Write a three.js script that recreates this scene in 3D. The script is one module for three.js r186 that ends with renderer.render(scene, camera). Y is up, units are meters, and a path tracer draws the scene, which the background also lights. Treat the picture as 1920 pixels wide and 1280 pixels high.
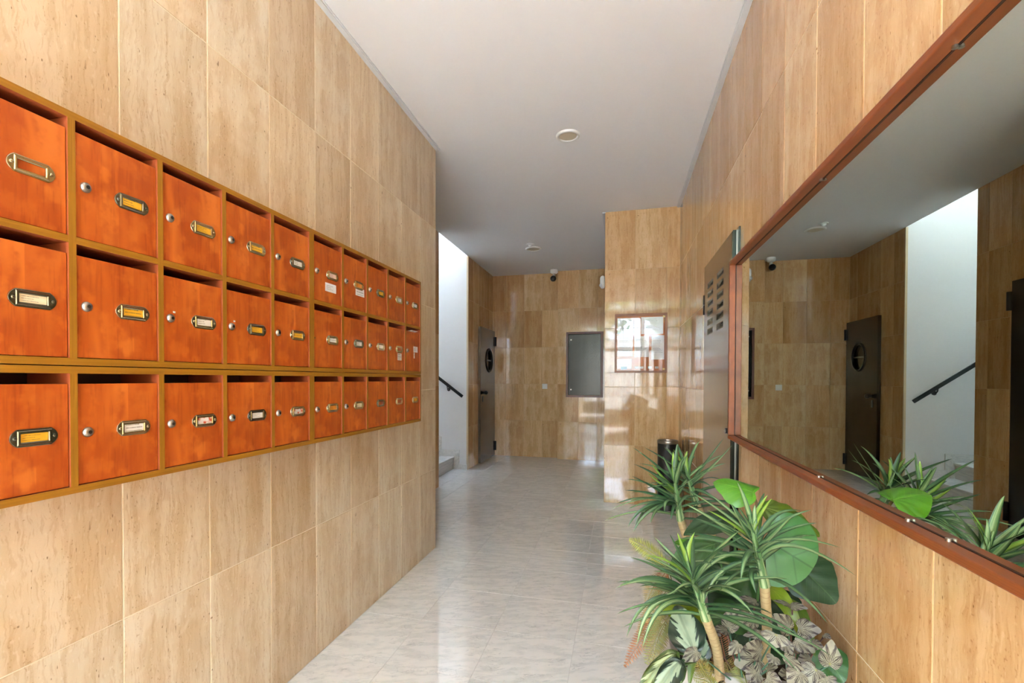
import * as THREE from 'three';
import { RoundedBoxGeometry } from 'three/addons/geometries/RoundedBoxGeometry.js';
import { mergeGeometries } from 'three/addons/utils/BufferGeometryUtils.js';

// ------------------------------------------------------------------ camera, sky, sun, exposure
const FPX = 914.105, CX = 918.08, CY = 723.15, EYE = 1.263;
const camera = new THREE.PerspectiveCamera(2 * Math.atan(640 / FPX) * 180 / Math.PI, 1.5, 0.05, 120);
camera.position.set(0, EYE, 0);
camera.rotation.set(-0.0136, 0.2613, 0.0018, 'YXZ');
camera.setViewOffset(1920, 1280, 960 - CX, 640 - CY, 1920, 1280);
camera.updateMatrixWorld(true);
const scene = new THREE.Scene();
scene.add(camera);
const renderer = new THREE.WebGLRenderer({ antialias: true });
renderer.toneMapping = THREE.LinearToneMapping;
renderer.toneMappingExposure = 24.5;
renderer.shadowMap.enabled = true;

// ------------------------------------------------------------------ noise
function hash2(x, y, s) {
  let h = Math.imul(x | 0, 374761393) ^ Math.imul(y | 0, 668265263) ^ Math.imul(s | 0, 1442695041);
  h = Math.imul(h ^ (h >>> 13), 1274126177); h ^= h >>> 16;
  return (h >>> 0) / 4294967296;
}
function vnoise(x, y, s) {
  const xi = Math.floor(x), yi = Math.floor(y), fx = x - xi, fy = y - yi;
  const u = fx * fx * (3 - 2 * fx), v = fy * fy * (3 - 2 * fy);
  const a = hash2(xi, yi, s), b = hash2(xi + 1, yi, s), c = hash2(xi, yi + 1, s), d = hash2(xi + 1, yi + 1, s);
  return a + (b - a) * u + (c - a) * v + (a - b - c + d) * u * v;
}
function fbm(x, y, s, n = 4) {
  let t = 0, a = 0.5, m = 0;
  for (let i = 0; i < n; i++) { t += a * vnoise(x, y, s + i * 17); m += a; x *= 2.03; y *= 2.03; a *= 0.5; }
  return t / m;
}
let seed = 12345;
function rnd() { seed = (Math.imul(seed, 1664525) + 1013904223) >>> 0; return seed / 4294967296; }
const lerp = (a, b, t) => a + (b - a) * t;
const sstep = (a, b, x) => { const t = Math.min(1, Math.max(0, (x - a) / (b - a))); return t * t * (3 - 2 * t); };
const mix3 = (a, b, t) => [lerp(a[0], b[0], t), lerp(a[1], b[1], t), lerp(a[2], b[2], t)];
function tex(w, h, fn) {
  const d = new Uint8Array(w * h * 4);
  for (let j = 0; j < h; j++) for (let i = 0; i < w; i++) {
    const c = fn((i + 0.5) / w, (j + 0.5) / h), k = (j * w + i) * 4;
    d[k] = Math.max(0, Math.min(255, c[0])); d[k + 1] = Math.max(0, Math.min(255, c[1])); d[k + 2] = Math.max(0, Math.min(255, c[2])); d[k + 3] = 255;
  }
  const t = new THREE.DataTexture(d, w, h);
  t.colorSpace = THREE.SRGBColorSpace; t.magFilter = THREE.LinearFilter; t.minFilter = THREE.LinearFilter;
  t.wrapS = t.wrapT = THREE.RepeatWrapping; t.needsUpdate = true;
  return t;
}
// soft overcast-bright sky, a little bluer to the zenith, with broad pale clouds
{
  const w = 256, h = 128, d = new Float32Array(w * h * 4);
  for (let j = 0; j < h; j++) for (let i = 0; i < w; i++) {
    const el = (j + 0.5) / h - 0.5, a = (i / w) * Math.PI * 2, k = (j * w + i) * 4;
    const up = sstep(0, 0.5, el), n = fbm(Math.cos(a) * 2 + 5, Math.sin(a) * 2 + el * 6 + 5, 3, 4);
    const cl = sstep(0.4, 0.62, n), b = mix3([1.0, 1.02, 1.06], [0.62, 0.78, 1.05], up), c = mix3(b, [1.12, 1.12, 1.12], cl * 0.75);
    for (let q = 0; q < 3; q++) d[k + q] = [1.12, 1.38, 1.70][q] * c[q];
    d[k + 3] = 1;
  }
  const t = new THREE.DataTexture(d, w, h, THREE.RGBAFormat, THREE.FloatType);
  t.mapping = THREE.EquirectangularReflectionMapping; t.magFilter = THREE.LinearFilter; t.needsUpdate = true;
  scene.background = t; scene.environment = t;
}
const sun = new THREE.DirectionalLight(0xf4f6ff, 6.5);
sun.position.set(2.6, 11, 9.2); sun.target.position.set(0, 0, 2.9);
sun.castShadow = true; sun.shadow.camera.left = sun.shadow.camera.bottom = -14; sun.shadow.camera.right = sun.shadow.camera.top = 14; sun.shadow.camera.far = 40;
scene.add(sun, sun.target);

// ------------------------------------------------------------------ names, tags
const used = {};
function numbered(n) { const k = used[n] = (used[n] ?? -1) + 1; return k ? `${n}_${String(k).padStart(3, '0')}` : n; }
function add(name, geo, mat, parent, o = {}) {
  const m = new THREE.Mesh(geo, mat);
  m.castShadow = m.receiveShadow = true;
  m.name = parent === scene ? numbered(name) : childName(parent, name);
  if (o.p) m.position.set(...o.p);
  if (o.r) m.rotation.set(...o.r);
  if (o.label) m.userData.label = o.label;
  if (o.kind) m.userData.kind = o.kind;
  parent.add(m);
  return m;
}
function childName(parent, n) {
  const c = parent.userData.__c ?? (parent.userData.__c = {});
  const k = c[n] = (c[n] ?? -1) + 1; return k ? `${n}_${String(k).padStart(3, '0')}` : n;
}
function group(name, p = [0, 0, 0], parent = scene) {
  const g = new THREE.Group(); g.name = parent === scene ? numbered(name) : childName(parent, name); g.position.set(...p); parent.add(g); return g;
}
function thing(name, label, category, p = [0, 0, 0], grp) {
  const g = group(name, p); g.userData.label = label; g.userData.category = category; if (grp) g.userData.group = grp; return g;
}
function structure(name, p) { const g = group(name, p); g.userData.kind = 'structure'; return g; }
const V = (x, y, z) => new THREE.Vector3(x, y, z);
// a photograph pixel as a direction, and the point where it meets a plane of the room
const CAMQ = camera.quaternion.clone();
function hit(px, py, axis, value) {
  const d = V((px - CX) / FPX, -(py - CY) / FPX, -1).applyQuaternion(CAMQ);
  const o = [0, EYE, 0][axis], t = (value - o) / d.getComponent(axis);
  return V(0, EYE, 0).addScaledVector(d, t);
}
const at = (px, py, z) => hit(px, py, 2, z);

// ------------------------------------------------------------------ materials
const srgb = (r, g, b) => new THREE.Color(`rgb(${r},${g},${b})`);
const std = (c, r = 0.6, o = {}) => new THREE.MeshStandardMaterial({ color: c, roughness: r, ...o });
function travertine(s) {
  const cloudy = hash2(s, 5, 1) < 0.3, shift = (hash2(s, 7, 2) - 0.5) * 20;
  return tex(320, 640, (u, v) => {
    const x = u * 3, y = v * 6;                                   // decimetres
    const wx = x + 0.3 * (fbm(x * 0.9, y * 0.6, s + 3, 3) - 0.5) + 0.16 * (fbm(x * 3.2, y * 3, s + 9, 4) - 0.5);
    const band = fbm(wx * 1.4, y * 0.14, s + 20, 4), fine = fbm(wx * 8, y * 0.5, s + 31, 5), mott = fbm(wx * 2.2, y * 0.75, s + 36, 6), grain = fbm(wx * 26, y * 3.2, s + 41, 4);
    let c = mix3([237, 219, 188], [221, 195, 156], sstep(0.28, 0.72, band));
    c = mix3(c, [206, 174, 130], 0.42 * sstep(0.5, 0.74, fine));
    c = mix3(c, [244, 230, 205], 0.4 * sstep(0.48, 0.72, mott));
    c = mix3(c, [212, 182, 140], 0.16 * sstep(0.5, 0.75, 1 - mott));
    c = mix3(c, [196, 160, 116], 0.28 * sstep(0.55, 0.75, grain));
    const line = Math.abs(fbm(wx * 2.3, y * 0.3, s + 61, 4) - 0.5);
    c = mix3(c, [186, 144, 100], 0.24 * sstep(0.02, 0.0, line) * sstep(0.5, 0.72, fbm(x, y * 0.8, s + 66, 3)));
    if (cloudy) { const q = fbm(x * 1.1 + 2.4 * fbm(x * 0.9, y * 0.9, s + 71, 4), y * 0.9 + 1.5 * mott, s + 72, 5); c = mix3(c, [243, 230, 206], 0.45 * sstep(0.4, 0.68, q)); c = mix3(c, [216, 188, 148], 0.25 * sstep(0.5, 0.75, 1 - q)); }
    const pore = vnoise(x * 15, y * 5, s + 81), dot = vnoise(x * 34, y * 20, s + 83);
    if (pore > 0.94 && fbm(x * 2, y * 1.5, s + 82, 2) > 0.47) c = mix3(c, [124, 92, 56], Math.min(0.8, (pore - 0.94) * 16));
    c = mix3(c, [168, 130, 88], 0.5 * sstep(0.8, 0.95, dot) * sstep(0.48, 0.62, fine));
    c = mix3(c, [250, 240, 220], 0.35 * sstep(0.82, 0.95, vnoise(x * 24 + 9, y * 7, s + 85)));
    const g = (hash2((u * 900) | 0, (v * 1800) | 0, s) - 0.5) * 6 + shift;
    return [c[0] + g, c[1] + g * 0.95, c[2] + g * 0.85];
  });
}
const TRAV = [11, 22, 37, 48, 59, 63, 76, 87].map(travertine);
const tint = [srgb(248, 250, 254), srgb(246, 244, 243), srgb(239, 233, 227)];
const stoneHoned = TRAV.flatMap((m) => tint.map((c) => std(c, 0.3, { map: m })));
const tintP = [srgb(242, 223, 198), srgb(235, 211, 182), srgb(225, 199, 167)];
const stonePolished = TRAV.flatMap((m) => tintP.map((c) => new THREE.MeshPhysicalMaterial({ color: c, roughness: 0.05, ior: 1.52, map: m })));
const groutTan = std(srgb(214, 184, 142), 0.9);
const grout = std(srgb(240, 226, 200), 0.9), stonePlain = std(srgb(214, 186, 146), 0.5);
const MARB = [101, 142, 177, 203, 244].map((s) => tex(384, 384, (u, v) => {
  const x = u * 4, y = v * 4, ca = 0.94, sa = 0.34 + (hash2(s, 1, 1) - 0.5) * 0.3, a = (x * ca + y * sa) * 1.5, b = (y * ca - x * sa) * 1.7;
  const w = fbm(a * 0.7, b * 1.1, s, 5), w2 = fbm(a * 0.9 + 3, b * 2.6 + 1.6 * w, s + 7, 5);
  let c = mix3([248, 248, 245], [234, 236, 233], 0.9 * sstep(0.4, 0.7, w2));
  const r = Math.abs(fbm(a * 0.8 + w, b * 3.2 + 2.6 * w, s + 15, 5) - 0.5);
  c = mix3(c, [186, 190, 190], 0.5 * sstep(0.035, 0, r) * sstep(0.45, 0.62, w));
  const r2 = Math.abs(fbm(a * 1.4 + 2 * w, b * 4.5, s + 25, 5) - 0.5);
  c = mix3(c, [196, 196, 192], 0.34 * sstep(0.03, 0, r2) * sstep(0.42, 0.6, w2));
  c = mix3(c, [214, 217, 215], 0.4 * sstep(0.58, 0.76, fbm(a * 1.2, b * 3.6 + 2 * w, s + 33, 5)));
  const g = (hash2(s, 3, 3) - 0.5) * 8 + (hash2((u * 700) | 0, (v * 700) | 0, s) - 0.5) * 4;
  return [c[0] + g, c[1] + g, c[2] + g];
}));
const marble = MARB.map((m) => new THREE.MeshPhysicalMaterial({ color: srgb(250, 249, 246), roughness: 0.02, ior: 1.95, map: m }));
const marbleStep = std(srgb(245, 243, 238), 0.3, { map: MARB[1] });
const floorJoint = std(srgb(205, 203, 198), 0.6);
const white = std(srgb(240, 240, 237), 0.85), ceilingPaint = std(srgb(240, 240, 241), 0.9), trimPaint = std(srgb(222, 224, 226), 0.7);
const DOORWOOD = [5, 16, 29, 33, 47, 58].map((s) => tex(224, 288, (u, v) => {
  const x = u * 2, y = v * 2.6;
  const cath = fbm(x * 1.1 + 3, y * 0.35, s, 3), ring = 0.5 + 0.5 * Math.sin((x * 2.1 + cath * 5 + 0.35 * (y - 1.3) * (y - 1.3) * (hash2(s, 2, 2) - 0.2)) * 4);
  const wide = fbm(x * 2.2, y * 0.35, s + 11, 3), fine = fbm(x * 20, y * 1.6, s + 21, 4), mott = fbm(x * 3, y * 2.6, s + 31, 4);
  let c = mix3([222, 124, 50], [192, 92, 30], sstep(0.3, 0.72, wide));
  c = mix3(c, [166, 70, 22], 0.5 * ring * sstep(0.3, 0.62, mott));
  c = mix3(c, [156, 64, 22], 0.5 * sstep(0.5, 0.74, fine) * sstep(0.3, 0.6, wide));
  c = mix3(c, [230, 136, 58], 0.4 * sstep(0.42, 0.8, 1 - mott));
  const cut = 0.3 + 0.4 * hash2(s, 8, 8);
  if (u > cut) c = mix3(c, [184, 84, 28], 0.5 * sstep(cut + 0.5, cut, u));            // two glued staves
  if (u < cut - 0.22) c = mix3(c, [208, 104, 36], 0.35);
  return c;
}));
const doorWood = DOORWOOD.map((m) => std(srgb(240, 232, 220), 0.38, { map: m }));
const boxWood = std(srgb(158, 76, 36), 0.6), edgeOlive = std(0xffffff, 0.42, { map: tex(128, 128, (u, v) => mix3([176, 124, 34], [142, 94, 20], fbm(u * 6, v * 6, 91, 4))) });  // box wood toned darker, slot shade put into its colour
const mirrorWood = std(0xffffff, 0.42, { map: tex(256, 64, (u, v) => mix3([150, 84, 42], [112, 56, 24], fbm(u * 3, v * 22, 95, 4))) });
const darkWood = std(0xffffff, 0.35, { map: tex(64, 128, (u, v) => mix3([126, 66, 38], [92, 46, 28], fbm(u * 14, v * 3, 97, 4))) });
const boardWood = std(0xffffff, 0.4, { map: tex(64, 128, (u, v) => mix3([168, 112, 72], [140, 88, 54], fbm(u * 14, v * 3, 99, 4))) });
const chrome = std(srgb(160, 156, 148), 0.36, { metalness: 1 }), brass = std(srgb(196, 186, 152), 0.24, { metalness: 1 }), tarnish = std(srgb(140, 140, 124), 0.25, { metalness: 1 });
const holeDark = std(srgb(40, 36, 32), 0.5);
const steelMap = tex(128, 256, (u, v) => { const n = fbm(u * 40, v * 2, 201, 4), q = fbm(u * 3, v * 4, 203, 4); const g = 126 + 22 * (n - 0.5) + 26 * (q - 0.5); return [g * 1.03, g * 0.98, g * 0.9]; });
const steel = std(srgb(225, 220, 212), 0.2, { metalness: 0.92, map: steelMap });
const darkSteel = std(srgb(132, 126, 118), 0.2, { metalness: 0.9, map: steelMap });
const panelSteel = std(srgb(92, 95, 98), 0.2, { metalness: 0.9, map: steelMap });
const blackPaint = std(srgb(22, 24, 24), 0.28), blackMatte = std(srgb(16, 16, 17), 0.5), greenBlack = std(srgb(18, 34, 30), 0.15);
const plastic = std(srgb(236, 236, 232), 0.4), greyPot = std(srgb(168, 164, 160), 0.55), soil = std(srgb(58, 44, 34), 0.95);
const glass = new THREE.MeshPhysicalMaterial({ color: 0xffffff, transmission: 1, thickness: 0, roughness: 0, ior: 1.5 });
const glassBoard = new THREE.MeshPhysicalMaterial({ color: 0xffffff, transmission: 1, thickness: 0, roughness: 0.01, ior: 1.5 });
const mirrorGlass = std(new THREE.Color(0.66, 0.70, 0.61), 0.0, { metalness: 1 });

// ------------------------------------------------------------------ tiled faces: every slab is a mesh with a chamfered edge
const slabCache = new Map();
function slab(w, h, t, ch = 0.0015) {
  const key = `${w.toFixed(4)},${h.toFixed(4)},${t},${ch}`;
  if (slabCache.has(key)) return slabCache.get(key);
  const a = w / 2, b = h / 2, A = a - ch, B = b - ch, pos = [], uv = [], idx = [];
  const quad = (p) => { const k = pos.length / 3; for (const q of p) { pos.push(...q); uv.push(q[0] / w + 0.5, q[1] / h + 0.5); } idx.push(k, k + 1, k + 2, k, k + 2, k + 3); };
  const F = [[-A, -B, 0], [A, -B, 0], [A, B, 0], [-A, B, 0]], E = [[-a, -b, -ch], [a, -b, -ch], [a, b, -ch], [-a, b, -ch]], K = [[-a, -b, -t], [a, -b, -t], [a, b, -t], [-a, b, -t]];
  quad(F);
  for (let i = 0; i < 4; i++) { const j = (i + 1) % 4; quad([E[i], E[j], F[j], F[i]]); quad([K[i], K[j], E[j], E[i]]); }
  const g = new THREE.BufferGeometry();
  g.setAttribute('position', new THREE.Float32BufferAttribute(pos, 3)); g.setAttribute('uv', new THREE.Float32BufferAttribute(uv, 2)); g.setIndex(idx); g.computeVertexNormals();
  slabCache.set(key, g); return g;
}
function tiles(parent, o, u, v, us, vs, mats, opt = {}) {
  const n = V().crossVectors(u, v), gap = opt.gap ?? 0.0028, t = opt.t ?? 0.012, tilt = opt.tilt ?? 0.0009;
  const basis = new THREE.Matrix4().makeBasis(u, v, n), q0 = new THREE.Quaternion().setFromRotationMatrix(basis);
  for (let i = 0; i + 1 < us.length; i++) for (let j = 0; j + 1 < vs.length; j++) {
    const w = us[i + 1] - us[i] - gap, h = vs[j + 1] - vs[j] - gap, cu = (us[i] + us[i + 1]) / 2, cv = (vs[j] + vs[j + 1]) / 2;
    if (w < 0.01 || h < 0.01 || opt.skip?.(cu, cv)) continue;
    const m = add(opt.name ?? 'tile', slab(w, h, t, opt.ch), mats[Math.floor(rnd() * mats.length)], parent);
    m.position.copy(o).addScaledVector(u, cu).addScaledVector(v, cv).addScaledVector(n, (rnd() - 0.5) * (opt.ch ? 0.0001 : 0.0005));
    const e = new THREE.Quaternion().setFromEuler(new THREE.Euler((rnd() - 0.5) * tilt, (rnd() - 0.5) * tilt, (opt.spin && rnd() < 0.5 ? Math.PI : 0)));
    m.quaternion.copy(q0).multiply(e);
  }
}
const X = V(1, 0, 0), Y = V(0, 1, 0), Z = V(0, 0, 1), NX = V(-1, 0, 0), NZ = V(0, 0, -1);
function range(a, b, joints) { return [a, ...joints.filter((q) => q > a + 0.01 && q < b - 0.01), b]; }
const H = 2.969, ROW = H / 5, ROWS = [0, 1, 2, 3, 4, 5].map((k) => k * ROW);
const XL = -1.33, XR = 0.5646, XD = -2.045, ZC = -5.138, ZB = -7.85, ZB2 = -7.73, ZF = 3.25;
function box(name, parent, mat, x0, x1, y0, y1, z0, z1, o) {
  return add(name, new THREE.BoxGeometry(x1 - x0, y1 - y0, z1 - z0), mat, parent, { p: [(x0 + x1) / 2, (y0 + y1) / 2, (z0 + z1) / 2], ...o });
}
const D = 0.0016;                                                   // how far the grout lies behind the tile faces
{
  const w = structure('wall_left');
  box('core', w, grout, XL - 0.14, XL - D, 0, 3.8, -3.4135, ZF + 0.1);
  tiles(w, V(XL, 0, 0), NZ, Y, range(-ZF, 3.4135, Array.from({ length: 30 }, (_, k) => 1.0374 + 0.297 * (k - 16))), ROWS, stoneHoned);
  box('upper_plaster', w, white, XL - 0.13, XL, H + 0.24, 3.8, 0.9, ZF);
}
{
  const w = structure('wall_right');
  box('core', w, grout, XR + D, XR + 0.14, 0, 3.8, ZC - 0.1, ZF + 0.1);
  tiles(w, V(XR, 0, 0), Z, Y, range(ZC, ZF, Array.from({ length: 40 }, (_, k) => -1.0833 - 0.2964 * (k - 16)).reverse()), ROWS, stonePolished);
  box('upper_plaster', w, white, XR, XR + 0.13, H + 0.24, 3.8, 0.9, ZF);
}
{
  const w = structure('wall_column');
  box('core', w, groutTan, -0.155 + D, XR + 0.14, 0, H + 0.1, ZB - 0.12, ZC - D);
  tiles(w, V(0, 0, ZC), X, Y, [-0.155, 0.144, 0.444, XR], ROWS, stonePolished);
  tiles(w, V(-0.155, 0, 0), Z, Y, range(ZB2, ZC, Array.from({ length: 12 }, (_, k) => ZC - 0.3 * k).reverse()), ROWS, stonePolished);
}
{
  const w = structure('wall_back');
  box('core', w, groutTan, XD - 0.14, -0.955, 0, H + 0.1, ZB - 0.14, ZB - D);
  box('core', w, groutTan, -0.955 + D, 0, 0, H + 0.1, ZB2 - 0.2, ZB2 - D);
  tiles(w, V(0, 0, ZB), X, Y, [XD, -1.818, -1.52, -1.222, -0.955], ROWS, stonePolished);
  tiles(w, V(0, 0, ZB2), X, Y, [-0.955, -0.629, -0.34, -0.155], ROWS, stonePolished);
}
{
  const w = structure('wall_side');                                 // beyond the mailboxes: recess, stair opening, far door
  box('core', w, groutTan, XD - 0.12, XD - D, 0, H + 0.1, -5.35, -3.3);
  tiles(w, V(XD, 0, 0), NZ, Y, range(3.45, 5.35, [3.76, 4.06, 4.35, 4.65, 4.95, 5.2]), ROWS, stonePolished);
  box('core', w, groutTan, XD - 0.12, XD - D, 0, H + 0.1, ZB - 0.1, -6.52);
  tiles(w, V(XD, 0, 0), NZ, Y, range(6.49, 7.85, [6.72, 7.02, 7.32, 7.62]), ROWS, stonePolished);
  box('edge_strip', w, std(srgb(222, 200, 160), 0.4), XD - 0.02, XD + 0.002, 0, H, -6.494, -6.478);
  box('return', w, stonePlain, XD - 0.1, XL - 0.02, 0, H + 0.1, -3.45, -3.4136);
}
{
  const c = structure('ceiling');
  box('slab', c, ceilingPaint, XD, XR + 0.14, H, H + 0.24, ZB - 0.14, 0.9);
  box('vestibule_slab', c, ceilingPaint, XL - 0.14, XR + 0.14, 3.75, 3.9, 0.7, ZF + 0.1);
  box('fascia', c, ceilingPaint, XL - 0.14, XR + 0.14, H + 0.2, 3.8, 0.78, 0.9);
}
// plaster strip along the ceiling edge
const strips = [[XL, XL + 0.026, -3.43, 0.9], [XR - 0.028, XR, ZC, 0.9], [-0.155 - 0.028, -0.155, ZB2, ZC + 0.006]];
strips.forEach(([x0, x1, z0, z1], i) => { const t = structure('trim_' + (i + 1)); box('strip', t, trimPaint, x0, x1, H - 0.012, H + 0.001, z0, z1); box('lip', t, trimPaint, x1 === XR ? x0 - 0.006 : x1, x1 === XR ? x0 : x1 + 0.006, H - 0.006, H + 0.001, z0, z1); });
{
  const f = structure('floor');
  box('bed', f, floorJoint, -2.32, XR + 0.14, -0.1, -0.0012, ZB - 0.14, ZF + 0.1);
  const zj = Array.from({ length: 30 }, (_, k) => 2.364 + 0.41 * (k - 14));
  const fo = { t: 0.02, gap: 0.0018, spin: true, tilt: 0.0003, ch: 0.0004 };
  tiles(f, V(0, 0, 0), X, NZ, [XL, -1.0, -0.605, -0.205, 0.195, XR], range(-ZF, 3.4, zj), marble, fo);
  tiles(f, V(0, 0, 0), X, NZ, [XD, -1.8, -1.4, -1.0, -0.61, -0.215, 0.185, XR], range(3.4, -ZC, zj), marble, fo);
  tiles(f, V(0, 0, 0), X, NZ, [XD, -1.8, -1.4, -1.0, -0.61, -0.155], range(-ZC, 7.85, zj), marble, fo);
  tiles(f, V(0, 0, 0), X, NZ, [-2.3, XD], [5.35, 5.75, 6.15, 6.49], marble, fo);
}
// ------------------------------------------------------------------ stairwell
{
  const w = structure('wall_stair');
  box('far_wall', w, white, -4.9, XD - 0.0125, 0, 5.3, -6.62, -6.49);
  box('near_wall', w, white, -4.9, XD - 0.12, 0, 5.3, -5.35, -5.22);
  box('near_wall_top', w, white, XD - 0.13, XD + 0.13, H + 0.02, 5.3, -5.35, -5.22);
  box('end_wall', w, white, -5.0, -4.87, 0, 5.3, -6.62, -5.22);
  box('upper_wall', w, white, XD - 0.002, XD + 0.13, H + 0.02, 5.3, -6.62, -5.35);
  box('roof_end', w, white, -5.0, -2.44, 5.3, 5.42, -6.62, -5.22);
  const win = structure('window_1');                                // roof light over the stairs
  for (const z of [-6.6, -6.18, -5.76, -5.34]) box('glazing_bar', win, plastic, -2.44, XD + 0.13, 5.3, 5.36, z, z + 0.03);
  [-6.39, -5.97, -5.55].forEach((z) => add('pane', new THREE.PlaneGeometry(0.52, 0.39), glass, win, { p: [-2.18, 5.34, z], r: [-Math.PI / 2, 0, 0] }));
}
{
  const s = structure('stairs');
  const stepG = (k) => {
    const x1 = -2.262 - 0.27 * k, top = 0.178 * (k + 1);
    const g = group('step', [0, 0, 0], s);
    box('riser', g, marbleStep, x1 - 0.25, x1, top - 0.178 + 0.0, top - 0.025, -6.488, -5.352);
    add('tread', new RoundedBoxGeometry(0.30, 0.026, 1.134, 2, 0.008), marbleStep, g, { p: [x1 - 0.13, top - 0.012, -5.92] });
  };
  for (let k = 0; k < 9; k++) stepG(k);
  const sk = structure('baseboard_stair');
  box('skirting', sk, marbleStep, -2.168, XD - 0.012, 0, 0.074, -6.49, -6.474);
  for (let k = 0; k < 8; k++) {
    const x = -2.168 - 0.27 * k, y = 0.178 * k;
    box('skirting_post', sk, marbleStep, x - 0.085, x, y, y + 0.272, -6.49, -6.475);
    box('skirting', sk, marbleStep, x - 0.27, x - 0.085, y + 0.18, y + 0.272, -6.49, -6.475);
  }
}
{
  const h = thing('handrail', 'black metal handrail sloping down the white stair wall', 'handrail', [-2.105, 1.022, -6.42]);
  const len = 2.3, a = Math.atan2(0.275, 0.374);
  add('rail', new RoundedBoxGeometry(len, 0.042, 0.02, 2, 0.006), blackPaint, h, { p: [-Math.cos(a) * len / 2, Math.sin(a) * len / 2, 0], r: [0, 0, -a] });
  for (const t of [0.28, 1.3, 2.1]) {
    const b = add('bracket', new THREE.TubeGeometry(new THREE.QuadraticBezierCurve3(V(0, -0.02, 0), V(0, -0.07, 0), V(0, -0.07, -0.065)), 10, 0.007, 8), blackPaint, h, { p: [-Math.cos(a) * t, Math.sin(a) * t, 0] });
    add('rosette', new THREE.CylinderGeometry(0.024, 0.024, 0.006, 20), blackPaint, b, { p: [0, -0.07, -0.066], r: [Math.PI / 2, 0, 0] });
  }
}
// ------------------------------------------------------------------ metal doors
function sweepRect(w, h, b, d) {                                     // a flat frame, outer w x h, bar b, depth d, facing +z
  const s = new THREE.Shape([V(-w / 2, -h / 2), V(w / 2, -h / 2), V(w / 2, h / 2), V(-w / 2, h / 2)].map((q) => new THREE.Vector2(q.x, q.y)));
  const i = new THREE.Path([[-w / 2 + b, -h / 2 + b], [-w / 2 + b, h / 2 - b], [w / 2 - b, h / 2 - b], [w / 2 - b, -h / 2 + b]].map((q) => new THREE.Vector2(...q)));
  s.holes.push(i);
  return new THREE.ExtrudeGeometry(s, { depth: d, bevelEnabled: true, bevelThickness: 0.0015, bevelSize: 0.0015, bevelSegments: 1 });
}
{ // far door with a porthole, in the left-hand wall
  const d = structure('door_1', [XD, 0, -7.405]); d.userData.label = 'dark steel door with a round porthole at the far end of the hall'; d.userData.category = 'door';
  d.rotation.y = Math.PI / 2;                                        // local x runs towards -z, local z is the wall's normal
  const w = 0.85, h = 2.05, r = 0.172, s = new THREE.Shape([[-w / 2, 0.01], [w / 2, 0.01], [w / 2, h], [-w / 2, h]].map((q) => new THREE.Vector2(...q)));
  const hole = new THREE.Path(); hole.absarc(0.055, 1.562, r, 0, Math.PI * 2, true); s.holes.push(hole);
  add('leaf', new THREE.ExtrudeGeometry(s, { depth: 0.034, bevelEnabled: true, bevelThickness: 0.002, bevelSize: 0.002, bevelSegments: 1, curveSegments: 40 }), darkSteel, d, { p: [0, 0, 0.004] });
  const rim = add('porthole_rim', new THREE.TorusGeometry(r + 0.004, 0.016, 10, 48), blackPaint, d, { p: [0.055, 1.562, 0.04] });
  add('pane', new THREE.CircleGeometry(r, 40), std(srgb(28, 30, 30), 0.05), rim, { p: [0, 0, -0.022] });
  add('porthole_bar', new THREE.CylinderGeometry(0.008, 0.008, 2 * r, 10), chrome, rim, { p: [0, 0, -0.014], r: [0, 0, Math.PI / 2] });
  for (const y of [0.165, 1.885]) add('hinge', new THREE.CylinderGeometry(0.02, 0.02, 0.15, 14), blackMatte, d, { p: [w / 2 + 0.004, y, 0.045] });
  const hd = add('door_handle', new THREE.SphereGeometry(0.03, 18, 12), blackPaint, d, { p: [-0.29, 1.06, 0.085] });
  add('neck', new THREE.CylinderGeometry(0.014, 0.02, 0.05, 14), blackPaint, hd, { p: [0, 0, -0.03], r: [Math.PI / 2, 0, 0] });
  add('lock_plate', new RoundedBoxGeometry(0.035, 0.09, 0.008, 2, 0.003), blackPaint, d, { p: [-0.31, 0.965, 0.042] });
}
{ // recess door seen only in the mirror
  const d = structure('door_2', [XD, 0, -4.47]); d.rotation.y = Math.PI / 2;
  d.userData.label = 'black steel door reflected at the edge of the mirror'; d.userData.category = 'door';
  add('leaf', new RoundedBoxGeometry(0.82, 2.05, 0.034, 2, 0.004), blackPaint, d, { p: [0, 1.035, 0.02] });
  for (const y of [0.2, 1.9]) add('hinge', new THREE.CylinderGeometry(0.02, 0.02, 0.15, 14), blackMatte, d, { p: [0.424, y, 0.04] });
  add('door_handle', new THREE.SphereGeometry(0.03, 18, 12), blackPaint, d, { p: [-0.33, 1.06, 0.07] });
}
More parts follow.
